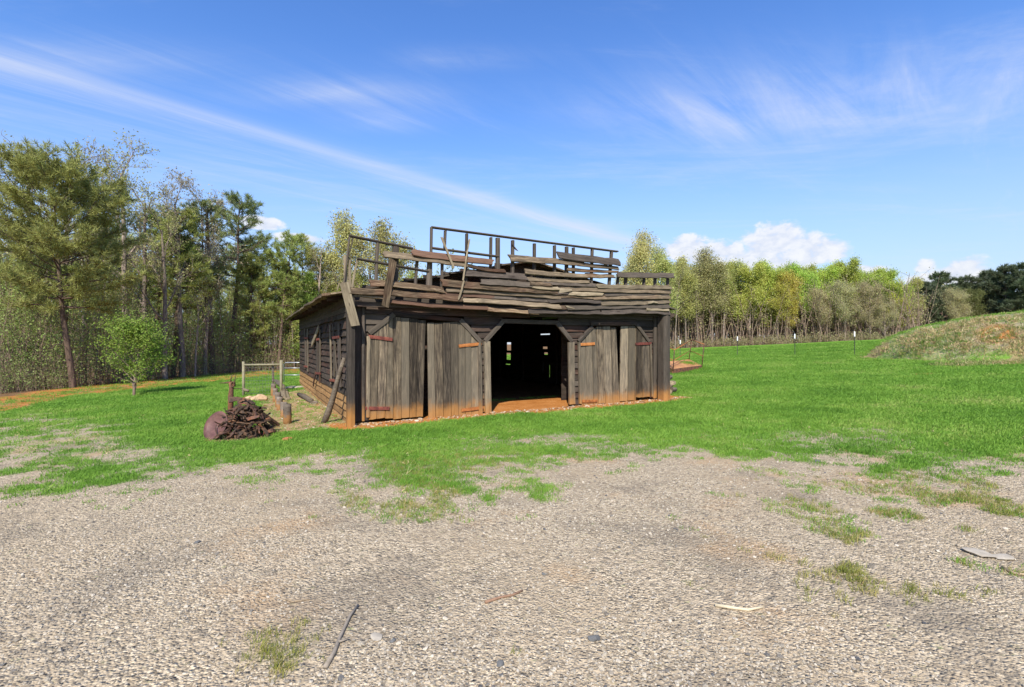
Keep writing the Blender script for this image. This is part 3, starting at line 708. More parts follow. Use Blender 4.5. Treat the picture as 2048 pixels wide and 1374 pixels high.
# roof: low gable, ridge running back; lapped boards
ze, zr, sm = 2.66, 3.72, BL*.5
sl_ = (zr-ze)/(sm+.42)
rf = lattice('roof', [(-.02, BL+.02, v, v+.07) for v in np.linspace(.5, BD-.4, 6)]+[(sm-.05, sm+.05, .5, BD-.33)], 2.61, 2.68, SV, W_DARK, barn)
for side in (0, 1):
    n = 15
    for i in range(n):
        f = (i+.5)/n; wdt = (sm+.42)/n
        s = -.42+f*(sm+.42); s = s if side == 0 else BL-s
        zz = ze + f*(zr-ze) + .02*math.sin(i*1.7)
        upv = (1 if side == 0 else -1, 0, sl_*.9)
        for k, (p, q) in enumerate(((.04, BD*.5+rnd.uniform(.15, 1.2)), (BD*.5, BD+.25))):
            board('roof_board', (s, p if k == 0 else p+rnd.uniform(-.4, -.1), zz-.02), (s, q, zz+rnd.uniform(-.025, .025)), upv, wdt*1.3, .028, W_GREY if rnd.random() < .5 else W_POST, rf, seg=5, jag=.03, wav=.02)
# curled eave boards along the left edge
for k in range(9):
    p, q = .05+k*BD/9, .05+(k+1)*BD/9+.04
    board('eave_board', (-.46, p, ze-.03+rnd.uniform(-.015, .02)), (-.46, q, ze-.03+rnd.uniform(-.02, .03)), (1, 0, .1+rnd.uniform(-.1, .1)), .16, .045, W_GREY, rf, seg=4, jag=.03, wav=.025)
for k in range(12):
    v = .4+k*.95
    beam('rafter_tail', (-.40, v, ze-.085), (.3, v, ze+.05), (0, 0, 1), .09, .05, W_DARK, rf)
# upper side wall under the eave: two wide dark boards
for zz in (2.42, 2.60):
    board('siding_board', (-.03, .02, zz), (-.03, BD, zz), (.06, 0, 1), .22, .02, W_DARK, sw, seg=5, jag=.01)

# boarded upper front: frame members and boards are its pieces
def fpt(p, v): q = on_front(p, v); return Vector((q[0], v, q[1]))
ff = lattice('upper_front', [(0.05, BL+.1, FV+.10, FV+.16), (0.05, 0.13, FV+.1, -.05), (BL*.5, BL*.5+.08, FV+.1, -.05), (BL-.05, BL+.03, FV+.1, -.05)], 2.40, 2.50, SV, W_DARK, barn)
def rail(p, q, w_=.05, v=FV+.07, t=.09, m=W_POST): return beam('rail', fpt(p, v), fpt(q, v), (0, 0, 1), w_, t, m, ff)
def stud(p, q, w_=.07, v=FV+.075, t=.07, m=W_POST):
    a, b = fpt(p, v), fpt(q, v); return beam('stud', a, b, (1, 0, 0), w_, t, m, ff)
rail(CA(18, 100), CB(925, 297), .036); rail(CA(25, 385), CA(935, 502), .04); rail(CL(258, 215), CL(1130, 392), .04); rail(CL(372, 530), CL(1345, 706), .04)
for p, q, w_ in [(CL(268,225),CL(192,860),.03),(CL(318,240),CL(252,505),.016),(CL(650,305),CL(622,900),.058),(CL(900,355),CL(880,1000),.12),(CL(1187,560),CL(1162,960),.05),(CL(1358,560),CL(1340,1000),.085),(CL(1532,600),CL(1522,1000),.05),
                 (CA(20,100),CA(6,1000),.045),(CA(210,150),CA(200,420),.045),(CA(505,190),CA(492,1000),.048),(CA(836,240),CA(826,900),.05),(CA(930,250),CA(932,1000),.085),(CA(1135,280),CA(1130,1000),.062),(CA(1433,325),CA(1434,1000),.056),(CA(1710,350),CA(1710,1000),.056),
                 (CB(228,232),CB(222,900),.07),(CB(320,245),CB(320,800),.052),(CB(580,265),CB(562,900),.052),(CB(845,292),CB(800,900),.062),(CB(940,600),CB(915,850),.05),(CB(1042,600),CB(1034,900),.06),(CB(1292,610),CB(1286,900),.055),(CB(1442,610),CB(1436,900),.055),(CB(1620,600),CB(1612,1100),.06)]:
    stud(p, q, w_)
def fboard(crop0, x0, yt0, yb0, crop1, x1, yt1, yb1, layer=0, mat=None, lap=.35, bow=0.0):
    v = FV - .02*layer
    a0, a1 = fpt(crop0(x0, yt0), v), fpt(crop0(x0, yb0), v); b0, b1 = fpt(crop1(x1, yt1), v), fpt(crop1(x1, yb1), v)
    w0, w1 = (a0-a1).length, (b0-b1).length
    a = a1 + Vector((0, 0, 1))*w0*(1+lap)/2; b = b1 + Vector((0, 0, 1))*w1*(1+lap)/2
    o = board('siding_board', a, b, (0, .46, 1), w0*(1+lap), .032, mat or (W_GREY if rnd.random() < .72 else W_POST), ff, w1=w1*(1+lap), seg=max(4, int((b-a).length/.22)), bow=rnd.uniform(-.03, .03)+bow, twist=rnd.uniform(-.22, .22), jag=.045, wav=.018, rag=.10)
    return o
B_ = [ (CL,735,415,515,CA,490,560,650,1,None,0), (CL,1115,380,488,CA,872,543,622,3,W_RED,0),
 (CA,510,608,645,CA,1035,688,730,1,None,.2), (CA,468,690,775,CA,1332,735,832,1,None,0),
 (CA,690,820,890,CA,1400,868,935,2,None,.2), (CA,1385,852,905,CB,20,740,775,3,None,.2), (CA,155,832,918,CA,1785,968,1034,1,None,.25),
 (CA,1380,905,935,CA,1770,925,968,2,W_PALE,.2), (CA,212,945,992,CA,1785,1045,1090,1,None,.4), (CA,175,1000,1046,CA,880,1040,1092,0,W_RED,.3), (CA,860,1040,1092,CA,1790,1092,1142,0,None,.4),
 (CL,535,815,912,CL,1565,925,1002,1,None,0), (CL,230,925,1012,CA,450,1060,1128,2,None,.1), (CA,445,1085,1135,CA,1790,1178,1226,1,None,.3), (CL,240,1020,1055,CL,830,1070,1100,0,None,.3),
 (CL,820,1090,1142,CA,800,1195,1240,0,W_RED,.3), (CA,780,1205,1258,CA,1505,1262,1302,0,None,.2),
 (CA,1092,470,575,CB,480,440,500,1,None,0), (CB,105,290,392,CB,965,395,500,3,W_POST,0), (CB,380,455,500,CB,948,510,548,2,None,.3), (CB,238,525,565,CB,942,568,590,1,None,.3),
 (CB,480,590,655,CB,880,622,662,0,None,.1), (CA,1308,665,742,CB,515,608,662,2,None,.0), (CB,930,570,652,CB,1703,590,666,3,W_POST,0),
 (CB,-320,655,705,CB,545,700,732,1,None,.2), (CB,-330,705,760,CB,660,755,797,0,None,.3), (CB,635,745,802,CB,1655,762,815,1,W_PALE,.1), (CB,135,795,842,CB,1650,820,884,0,None,.35),
 (CB,-20,785,832,CB,122,795,836,1,None,.2), (CB,-10,845,895,CB,300,850,900,0,None,.3), (CB,225,858,902,CB,722,865,908,1,W_PALE,.3), (CB,748,870,918,CB,1642,880,912,0,None,.4), (CB,-20,905,948,CB,602,920,958,0,None,.4),
 (CB,608,920,962,CB,1642,908,956,1,None,.35), (CB,-20,962,1012,CB,694,975,1018,1,None,.35), (CB,698,978,1042,CB,1642,960,1010,0,None,.35), (CB,-25,1040,1092,CB,250,1050,1095,0,None,.3), (CB,225,1050,1102,CB,1636,1036,1078,1,None,.35),
 (CB,-300,1100,1150,CB,700,1105,1165,0,W_POST,.3), (CB,690,1100,1166,CB,1632,1090,1170,0,W_POST,.3), (CB,1310,1075,1110,CB,1635,1090,1120,2,W_PALE,.2), (CB,1350,990,1018,CB,1475,990,1012,2,W_PALE,.1)]
for b_ in B_: fboard(*b_[:9], mat=b_[9], lap=b_[10])
def loose(name, p, q, w_, v, mat, t=.024):
    a, b = fpt(p, v), fpt(q, v); return board(name, a, b, (1, 0, 0), w_, t, mat, ff, seg=4, jag=.03, wav=.006)
loose('hanging_plank', CL(862, 545), CL(752, 1190), .145, FV-.09, W_GREY)
loose('hanging_plank', C1(392, 415), C1(460, 677), .17, FV-.06, W_PALE, .03)
loose('hanging_stick', CA(160, 238), CA(332, 668), .045, FV-.10, W_PALE, .02)
loose('hanging_stick', CA(543, 262), CA(455, 822), .032, FV-.08, W_PALE, .02)
loose('hanging_stick', CA(472, 818), CA(394, 1088), .036, FV-.09, W_PALE, .02)
loose('hanging_stick', CA(1125, 330), CA(1195, 420), .03, FV+.02, W_DARK, .02)
for p, q, w_ in ((CL(205, 490), CL(215, 930), .07), (CL(268, 505), CL(272, 930), .05), (CL(372, 545), CL(300, 920), .04), (CL(190, 480), CL(192, 760), .018), (CL(128, 860), CL(100, 955), .02), (CL(150, 850), CL(330, 905), .03)):
    loose('broken_board', p, q, w_, FV+.1, W_PALE)
# two lighter rags of split board
for p, q, w_ in ((CB(125, 830), CB(290, 825), .14), (CB(225, 1050), CB(350, 1085), .05)):
    a, b = fpt(p, FV-.04), fpt(q, FV-.055); board('split_board', a, b, (0, .3, 1), w_, .016, W_PALE, ff, w1=w_*.35, seg=3, jag=.04)

# ------------------------------------------------------------------ things by the barn
def tagged(o, *a, **k): return tag(o, *a, **k)
# leaning pole
a = ground_px(648, 846); dtop = at(690, 716, 10.28)
pp = [a+(dtop-a)*t+Vector((.02*math.sin(t*5), .01*math.sin(t*9), 0)) for t in (-.03, .15, .35, .55, .8, 1.0)]
o = tubes_obj('leaning_pole', [(pp, [.062, .068, .06, .055, .045, .036])], W_LYING, sides=8)
tag(o, 'weathered grey log pole leaning against the corner post of the barn', 'pole')

def place(o, p, rz=0.0): o.location = p; o.rotation_euler = (0, 0, rz); return o
# row of stub posts
stubs = [(1432, 250, 470), (1472, 335, 590), (1522, 408, 675), (1556, 495, 735), (1632, 590, 860), (1688, 625, 985)]
for i, (cx, t_, b_) in enumerate(stubs):
    px, pt, pb = 390+cx/9.162, 740+t_/9.162, 740+b_/9.162
    p = ground_px(px, pb); h = (pb-pt)/F*p.y
    vs, fs = [], []; r0 = .075+rnd.uniform(0, .015) if i < 5 else .085
    tube(vs, fs, [(0, 0, -.12), (.004, 0, h*.4), (.0, .004, h*.8), (rnd.uniform(-.01, .01), 0, h)], [r0*1.02, r0, r0*.97, r0*.93], 9)
    o = mesh_obj('stub_post', vs, fs, W_LOG, None, True); place(o, p, rnd.uniform(0, 3)); o.rotation_euler.x = rnd.uniform(-.05, .05)
    w_ = ['farthest from the camera, at the far end of the row', 'second from the far end', 'third from the far end', 'fourth from the far end', 'second nearest the camera', 'thickest and nearest the camera, beside the scrap heap'][i]
    tag(o, 'short clay-stained timber stub post, %s' % w_, 'post', 'row of stub posts beside the barn')
# planks laid along the stub posts
def ground_board(name, p0, p1, w_, t, mat, lift, label, cat='plank', group=None):
    a, b = ground_px(*p0), ground_px(*p1)
    root = Vector((a+b)/2); root.z = min(a.z, b.z)
    o = board(name, a+Vector((0, 0, lift)), b+Vector((0, 0, lift)), Vector((0, 0, 1)).cross((b-a).normalized()), w_, t, mat, None, seg=4, jag=.03, wav=.008)
    return tag(o, label, cat, group)
CG = lambda x, y: (390+x/9.162, 740+y/9.162)
ground_board('fallen_plank', CG(1640, 360), CG(1690, 560), .16, .04, W_PALE, .05, 'pale plank lying along the inner side of the stub post row', 'plank')
ground_board('fallen_plank', CG(1600, 350), CG(1620, 560), .14, .05, W_PALE, .10, 'tan plank lying closest behind the tops of the stub posts', 'plank')
ground_board('fallen_plank', CG(1440, 215), CG(1610, 350), .16, .05, W_LYING, .10, 'dark grey plank at the far end of the stub post row', 'plank')
ground_board('fallen_plank', CG(1500, 205), CG(1640, 345), .10, .04, W_GREY, .07, 'narrow grey plank beside the dark plank at far end of row', 'plank')
o = rock('stone_slab', (.40, .30, .07), M_PALE, seed=4); place(o, ground_px(591, 778, .05), .3); tag(o, 'pale flat slab lying on the straw by the barn wall', 'slab')
a, b = CG(1790, 590), CG(2010, 0)
p, q = ground_px(597, 792, .06), ground_px(623, 806, .06)
o = tubes_obj('log_piece', [([p, p*.5+q*.5+Vector((0, 0, .02)), q], [.055, .075, .07])], W_LYING, sides=8); tag(o, 'short broken log on the straw beside the barn side wall', 'log')
o = rock('wood_chunk', (.13, .09, .07), W_LYING, seed=9); place(o, ground_px(629, 808, .03)); tag(o, 'dark rotten wood chunk at the near end of the broken log', 'wood')
for i, (px, py, s) in enumerate(((500, 801, .17), (509, 802, .17), (523, 802, .22))):
    o = rock('tan_stone', (s, s*.9, s*.75), M_STONE, seed=20+i); place(o, ground_px(px, py, s*.35), i*.7)
    tag(o, 'tan stone on the grass behind the scrap heap, %s' % ['left of three', 'middle of three', 'right and largest of three'][i], 'stone', 'three tan stones in a row')
o = rock('dirt_lump', (.13, .1, .05), plain('red_clay', (.4, .16, .06)), seed=31); place(o, ground_px(578, 881, .01)); tag(o, 'small red clay lump in the grass before the stub posts', 'clay lump')

# ------------------------------------------------------------------ scrap heap
def heap(cx, cy, d): return at(390+cx/9.162, 740+cy/9.162, d)
# big dished disc
def disc_mesh(Rr, dish, n=28, rings=5, t=.008):
    vs, fs = [], []
    for sgn in (0, 1):
        for r in range(rings+1):
            f = r/rings
            for k in range(n):
                a = 2*math.pi*k/n; rr = Rr*f*(1+.006*math.sin(5*a)) + .02*(1-f)
                vs.append((rr*math.cos(a), rr*math.sin(a), dish*f*f + sgn*t))
    m_ = (rings+1)*n
    for r in range(rings):
        for k in range(n):
            k2 = (k+1) % n; a, b, c_, d_ = r*n+k, r*n+k2, (r+1)*n+k2, (r+1)*n+k
            fs += [(a, d_, c_, b), (m_+a, m_+b, m_+c_, m_+d_)]
    for k in range(n):
        k2 = (k+1) % n; a, b = rings*n+k, rings*n+k2; fs.append((a, m_+a, m_+b, b))
        a, b = k, k2; fs.append((a, b, m_+b, m_+a))
    return vs, fs
def disc(name, Rr, dish, pos, nrm, mat, label):
    vs, fs = disc_mesh(Rr, dish); o = mesh_obj(name, vs, fs, mat, None, True)
    o.location = pos; o.rotation_euler = Vector(nrm).to_track_quat('Z', 'Y').to_euler(); return tag(o, label, 'plow disc')
g0 = ground_px(436, 876)
disc('plow_disc', .27, .075, g0+Vector((.03, -.02, .21)), (-.35, -.88, .42), M_DISC, 'large smooth brown dished plow disc leaning at left of scrap heap')
g1 = ground_px(462, 866)
disc('plow_disc', .15, .045, g1+Vector((.0, -.12, .16)), (.25, -.9, .35), M_RUST, 'smaller red-rusted disc standing right of the large disc')
disc('plow_disc', .14, .04, ground_px(482, 866)+Vector((0, -.10, .17)), (.7, -.6, .35), M_RUST, 'red-rusted disc in the middle of the scrap heap')
# plow share sheet on top
def sheet(name, pts, t, mat, label, cat):
    n = len(pts); c0 = sum(pts, Vector())/n; nr = (pts[1]-pts[0]).cross(pts[2]-pts[0]).normalized()
    vs = [tuple(p-c0) for p in pts]+[tuple(p-c0+nr*t) for p in pts]
    fs = [tuple(range(n)), tuple(reversed(range(n, 2*n)))]+[(i, (i+1) % n, n+(i+1) % n, n+i) for i in range(n)]
    o = mesh_obj(name, vs, fs, mat); o.location = c0
    import bmesh
    bm = bmesh.new(); bm.from_mesh(o.data); bmesh.ops.recalc_face_normals(bm, faces=bm.faces); bm.to_mesh(o.data); bm.free()
    return tag(o, label, cat)
sheet('plow_share', [heap(615, 600, 9.55), heap(610, 490, 9.62), heap(760, 488, 9.6), heap(985, 525, 9.5), heap(1112, 605, 9.42), heap(1000, 650, 9.4), heap(850, 600, 9.5), heap(760, 560, 9.52)], .018, M_RUSTD, 'dark rusted pointed plow share lying on top of the scrap heap', 'plow share')
# upright implement
im = empty('iron_implement', ground_px(461, 858)); im.location.y = 9.75; im.location.x = (461-CX)/F*9.75; im.location.z = gz(im.location.x, 9.75)
tag(im, 'upright rusted iron implement with two prongs behind the scrap heap', 'implement')
def iml(cx, cy, dy=0.0): return heap(cx, cy, 9.75+dy)-im.location
zb = Vector((iml(650, 490).x, 0, -.1))
tubes_obj('column', [([zb, iml(655, 490), iml(668, 330), iml(665, 225)], [.055, .052, .042, .048])], M_RUST, im, 8)
tubes_obj('prong', [([iml(652, 215), iml(662, 150), iml(682, 92)], [.012, .010, .006])], M_RUSTD, im, 6)
tubes_obj('prong', [([iml(735, 300), iml(728, 180), iml(745, 88)], [.012, .010, .006])], M_RUSTD, im, 6)
tubes_obj('lever', [([iml(450, 238), iml(560, 236), iml(660, 222)], [.008, .014, .022])], M_RUSTD, im, 6)
vs, fs = [], []
ring = [iml(690+28*math.cos(t), 262+48*math.sin(t), -.04) for t in np.linspace(0, 2*math.pi, 15)]
tubes_obj('yoke', [(ring, .013)], M_RUSTD, im, 6)
tubes_obj('axle', [([iml(710, 342), iml(880, 344)], .008)], M_RUSTD, im, 6)
tubes_obj('handle', [([iml(880, 352), iml(930, 368), iml(985, 385)], [.022, .030, .026])], W_PALE, im, 8)
# angle irons
def iron(p, q, w_, label, mat=M_RUSTD):
    a, b = Vector(p), Vector(q); M, ln = frame(a, b, (0, .2, 1)); t = .012; L_ = ln/2
    prof = [(0, 0), (w_, 0), (w_, t), (t, t), (t, w_), (0, w_)]
    vs = [(-L_, y, z) for y, z in prof]+[(L_, y, z) for y, z in prof]
    fs = [(0, 1, 2, 3, 4, 5)[::-1], tuple(range(6, 12))]+[(i, (i+1) % 6, 6+(i+1) % 6, 6+i) for i in range(6)]
    o = mesh_obj('angle_iron', vs, fs, mat); o.matrix_local = M; return tag(o, label, 'angle iron')
def hg(cx, cy, lift): return ground_px(390+cx/9.162, 740+cy/9.162, lift)
e1 = hg(1545, 1045, .02)
s1 = heap(1110, 720, 9.75)
iron(s1, e1, .05, 'long rusted angle iron sloping down from scrap heap to the grass')
iron(heap(1095, 735, 9.6), e1+Vector((-.04, -.09, .0)), .035, 'second rusted angle iron just below the long sloping one')
iron(heap(1120, 985, 9.05), heap(1390, 925, 9.3), .035, 'short rusted cross bar meeting the sloping angle irons')
iron(hg(1190, 1115, .02), hg(1530, 1040, .02), .03, 'thin red-rusted bar lying in grass at right of scrap heap', M_RUST)
iron(hg(720, 1130, .04), heap(880, 985, 9.05), .03, 'dark bar propped at the front of the scrap heap')
# loose shards
rr = random.Random(12)
sh_meshes = []
for k in range(7):
    import bmesh
    ln, wd = rr.uniform(.16, .3), rr.uniform(.025, .05); n = 7; vs, fs = [], []
    for i in range(n):
        f = i/(n-1); ww = wd*(math.sin(math.pi*min(1, f*1.1+.08))**.6)*.5+.004; zz = rr.uniform(.02, .06)*math.sin(math.pi*f)
        vs += [((f-.5)*ln, -ww, zz), ((f-.5)*ln, ww, zz+.012), ((f-.5)*ln, ww, zz+.022), ((f-.5)*ln, -ww, zz+.012)]
    for i in range(n-1):
        for j in range(4): fs.append((i*4+j, i*4+(j+1) % 4, (i+1)*4+(j+1) % 4, (i+1)*4+j))
    fs += [(3, 2, 1, 0), tuple((n-1)*4+j for j in range(4))]
    me = bpy.data.meshes.new('scrap_piece'); me.from_pydata(vs, [], fs); me.update(); me.materials.append((M_RUSTD, M_RUST, M_RUSTD, M_RUSTD)[k % 4]); sh_meshes.append(me)
for k in range(3):
    vs, fs = [], []; L_ = rr.uniform(.22, .36); cv = rr.uniform(.05, .14)
    tube(vs, fs, [((f-.5)*L_, cv*math.sin(math.pi*f)*(1 if k else -.6), .03*math.sin(5*f)) for f in np.linspace(0, 1, 7)], [.010, .010, .009, .009, .008, .007, .004], 5)
    me = bpy.data.meshes.new('scrap_piece'); me.from_pydata(vs, [], fs); me.update(); me.materials.append((M_RUSTD, M_RUST, M_RUSTD)[k]); sh_meshes.append(me)
hx, hy = -4.94, 9.25
hz = gz(hx, hy)
for i in range(170):
    f = rr.random()**.8; a = rr.uniform(0, 6.28)
    x = hx+math.cos(a)*.46*f; y = hy+math.sin(a)*.38*f
    top = .58*max(0, 1-(f)**1.4)
    o = link(bpy.data.objects.new('scrap_piece', sh_meshes[i % 10]))
    o.location = (x, y, hz+.02+top*(.72+.28*rr.random())); o.rotation_euler = (rr.gauss(0, .9), rr.gauss(0, .6)+.5*math.cos(a), rr.uniform(0, 6.28))
    s = rr.uniform(.8, 1.6); o.scale = (s, s, s*1.3)
    tag(o, 'small rusted iron shard among the pieces piled in the scrap heap', 'scrap metal', 'rusted shards piled in the scrap heap')
core = rock('scrap_soil', (.30, .22, .24), rust('rusted_scale_dirt', (.02, .015, .012), (.06, .035, .02), (.16, .09, .045), 14), seed=5, sub=3); core.location = (hx, hy, hz-.02)
tag(core, 'low hump of dark earth and rust flakes under the scrap heap', 'earth')

# ------------------------------------------------------------------ fence, gate
fe = empty('wire_fence', ground_px(486.7, 793.6)); fd = fe.location.y; fz = fe.location.z
tag(fe, 'pale timber fence panel with wire mesh beside the gate', 'fence')
def fl(px, py, d=None): return at(px, py, d or fd)-fe.location
for px, pt, r, m in ((486.7, 723, .046, M_TREATED), (562, 721, .046, M_TREATED), (542.5, 723, .035, W_LOG)):
    x = fl(px, 700).x; dd = 0.0 if px != 542.5 else .12
    zb = gz(fe.location.x+x, fd+dd)-fz-.15
    tubes_obj('post', [([(x, dd, zb), (x+.004, dd, .5), (x, dd, fl(px, pt).z)], r)], m, fe, 8)
a, b = fl(486.7, 729.8), fl(562, 729); tubes_obj('rail', [([a, b], .035)], M_TREATED, fe, 8)
vs, fs = [], []
for k in range(9): tube(vs, fs, [(a.x, .03, a.z-.1-k*.115), (b.x, .03, b.z-.1-k*.115)], .0035, 4, False)
for k in range(13):
    x = a.x+(b.x-a.x)*(k+.5)/13; tube(vs, fs, [(x, .03, a.z-.02), (x, .03, a.z-1.02)], .003, 4, False)
tag(mesh_obj('wire_mesh', vs, fs, M_WIRE, fe), kind='stuff')
ga = empty('tube_gate', at(568, 764, 24.5)); ga.location.z = gz(ga.location.x, 24.5); gd = 24.5
tag(ga, 'galvanised tube gate between the wire fence and the barn', 'gate')
def gl(px, py): return at(px, py, gd)-ga.location
c0, c1, c2, c3 = gl(568, 765), gl(568, 725), gl(604, 725), gl(604, 765)
rc = [c0, c1+Vector((0, 0, -.08)), c1+Vector((.08, 0, 0)), c2+Vector((-.08, 0, 0)), c2+Vector((0, 0, -.08)), c3, c0]
tubes_obj('gate_frame', [(rc, .024)], M_GALV, ga, 8)
for py in (736, 750): tubes_obj('crossbar', [([gl(568, py), gl(604, py)], .02)], M_GALV, ga, 8)
x0 = c0.x-.12
tubes_obj('hinge_post', [([(x0, 0, -.2), (x0, 0, c1.z+.12)], .06)], M_TREATED, ga, 8)
x1 = c3.x+.1
tubes_obj('latch_post', [([(x1, 0, -.2), (x1, 0, c1.z+.05)], .05)], M_TREATED, ga, 8)

# ------------------------------------------------------------------ rusted platform with rails
pl = empty('steel_platform', at(1346, 746, 23)); tag(pl, 'rusted orange steel platform with pipe guard rails right of the barn', 'platform')
O = pl.location.copy()
A_, C_, Bk = at(1346, 738, 23)-O, at(1403.5, 731, 24.2)-O, at(1377.5, 719, 26.0)-O
D_ = A_+(Bk-C_); D_.x -= .1
dn = Vector((0, 0, -.21))
n = 6; vs, fs = [], []
for i in range(n+1):
    for j in range(n+1):
        u, v = i/n, j/n
        p = A_*(1-u)*(1-v)+C_*u*(1-v)+Bk*u*v+D_*(1-u)*v; p.z += .025*math.sin(u*5+v*3)*math.sin(v*4)
        vs.append(tuple(p))
fs = [(i*(n+1)+j, (i+1)*(n+1)+j, (i+1)*(n+1)+j+1, i*(n+1)+j+1) for i in range(n) for j in range(n)]
k = len(vs); vs += [(x, y, z-.012) for x, y, z in vs]; fs += [tuple(reversed([k+i for i in f])) for f in fs]
mesh_obj('deck_plate', vs, fs, M_PLAT, pl)
for p, q in ((A_, C_), (C_, Bk), (Bk, D_), (D_, A_)):
    M, ln = frame(p+dn*.5, q+dn*.5, (0, 0, 1)); hh = .105
    boxes('skirt', [(-ln/2, ln/2, -.02, .02, -hh, hh+.004)], M_RUST if p is A_ else M_PLAT, pl).matrix_local = M
tops = {}
for nm, base, px, py, d in (('A', A_, 1348.8, 700, 23), ('C', C_, 1408, 688.5, 24.2), ('B', Bk, 1383.5, 679.5, 26.0)):
    tops[nm] = at(px, py, d)-O
    tubes_obj('rail_post', [([base+Vector((0, 0, -.1)), tops[nm]], .022)], M_RUST, pl, 6)
tops['D'] = tops['A']+(tops['B']-tops['C'])
tubes_obj('rail_post', [([D_+Vector((0, 0, -.1)), tops['D']], .022)], M_RUST, pl, 6)
bases = dict(A=A_, C=C_, B=Bk, D=D_)
for p, q in (('A', 'B'), ('B', 'C'), ('A', 'D')):
    tubes_obj('top_rail', [([tops[p], tops[q]], .02)], M_HINGEO, pl, 6)
    f = .45; tubes_obj('mid_rail', [([bases[p]*(1-f)+tops[p]*f, bases[q]*(1-f)+tops[q]*f], .016)], M_HINGEO, pl, 6)
for (p, q) in ((A_, .5), (C_, .5), (Bk, .5), (D_, .5)):
    w_ = p+(sum((A_, C_, Bk, D_), Vector())/4-p)*.25; gzz = gz(O.x+w_.x, O.y+w_.y)-O.z-.1
    boxes('leg', [(w_.x-.05, w_.x+.05, w_.y-.05, w_.y+.05, gzz, w_.z-.03)], M_RUSTD, pl)

# firewood by the right post
for i, (px, py, d, l_, r_) in enumerate(((1341, 768, 15.6, .30, .09), (1346, 779, 15.3, .26, .08), (1338, 784, 15.2, .3, .085), (1339, 754, 15.8, .3, .08), (1346, 765, 15.9, .26, .07), (1336, 772, 15.4, .3, .09), (1334, 788, 15.1, .25, .07))):
    p = at(px, py, d); g = gz(p.x, p.y)
    vs, fs = [], []; tube(vs, fs, [(-l_/2, 0, 0), (0, .01, .01), (l_/2, 0, 0)], [r_*.95, r_, r_*.9], 7)
    o = mesh_obj('firewood_log', vs, fs, W_LYING if i % 2 else W_PALE); o.location = (p.x, p.y, max(g+r_*.8, p.z)); o.rotation_euler = (rr.uniform(0, 6), rr.uniform(-.25, .25), 1.2+rr.uniform(-.5, .5))
    tag(o, 'short split log in the small heap behind the right barn post', 'log', 'logs heaped by the right post')

# ------------------------------------------------------------------ fence posts in the field
tp = [(1360, 714, 680, 41), (1474.6, 710, 673, 38), (1590, 708, 668, 35), (1709.5, 706.6, 663, 32), (1823, 703, 660, 31.5)]
for i, (px, pb, pt, d) in enumerate(tp):
    x = (px-CX)/F*d; zg = gz(x, d)
    r_ = empty('field_post', (x, d, zg)); r_.rotation_euler = (rr.uniform(-.02, .02), rr.uniform(-.04, .04), rr.uniform(0, 1))
    ht = max(1.25, EYE+(CY-pt)/F*d-zg)
    lattice('steel_post', [(-.022, .022, -.004, .004), (-.005, .005, -.004, .028)], -.3, ht-.02, SV, M_TPOST, r_)
    vs, fs = [], []; tube(vs, fs, [(0, .008, ht-.32), (0, .008, ht-.03), (0, .008, ht)], [.042, .042, .03], 8); mesh_obj('white_cap', vs, fs, M_WHITE, r_)
    tag(r_, 'thin steel field post with white cap, %s' % ['nearest the barn, behind the steel platform', 'second from the barn', 'third from the barn', 'fourth from the barn, left of the mound', 'farthest right, its foot hidden by the mound'][i], 'fence post', 'white-capped posts across the field')

# ------------------------------------------------------------------ gravel odds and ends
def stick(pxs, r_, label, mat=M_STICK, fork=None):
    pts = [ground_px(*p, lift=r_*.8) for p in pxs]
    c0 = pts[0].copy(); runs = [([p-c0 for p in pts], [r_*(1-.5*i/len(pts)) for i in range(len(pts))])]
    if fork: runs.append(([ground_px(*p, lift=r_)-c0 for p in fork], [r_*.6, r_*.3]))
    o = tubes_obj('stick', runs, mat, sides=6); o.location = c0; return tag(o, label, 'stick')
stick([(650, 1342), (668, 1312), (678, 1285), (700, 1240), (716, 1214)], .013, 'long grey forked stick lying on the gravel at lower left', plain('grey_stick', (.30, .25, .19), .9, 0, 30, .5), fork=[(676, 1290), (697, 1283)])
stick([(970, 1209), (1000, 1200), (1025, 1194), (1045, 1186)], .010, 'straight brown stick lying near the middle of the gravel', plain('brown_stick', (.27, .16, .10), .9, 0, 30, .5))
stick([(1430, 1216), (1460, 1222), (1495, 1223), (1525, 1218)], .012, 'pale curved stick lying on the gravel right of centre', plain('bleached_stick', (.60, .50, .33), .9, 0, 30, .3))
stick([(2004, 1142), (2030, 1150), (2060, 1157)], .013, 'pale stick on the gravel at the right edge', M_STICK)
stick([(572, 1202), (585, 1207), (620, 1202)], .007, 'thin dark twig on the gravel above the forked stick', M_STICK)
for i, (px, py, sz, m, lab) in enumerate(((1188, 1281, .042, M_DGREY, 'dark blue-grey rounded stone on gravel at bottom centre'), (786, 1286, .022, M_DGREY, 'small dark stone beside the flat pale stone'), (752, 1281, .05, M_PALE, 'flat pale stone right of the forked stick'), (1088, 1152, .022, M_DGREY, 'small dark stone in the middle of the gravel'), (395, 1086, .03, M_DGREY, 'small dark stone on the gravel at left'), (1960, 1112, .12, M_PALE, 'large pale flat stone half buried in gravel at right'), (2005, 1118, .09, M_PALE, 'smaller pale flat stone beside the large one at right'), (1000, 1330, .03, M_DGREY, 'grey stone on gravel near the bottom edge'), (1635, 925, .05, M_DGREY, 'dark stone at the grass edge on the right'))):
    o = rock('stone', (sz, sz*.75, sz*(.6 if m is M_DGREY else .14)), m, seed=50+i); place(o, ground_px(px, py, sz*.08), i*1.1); tag(o, lab, 'stone')

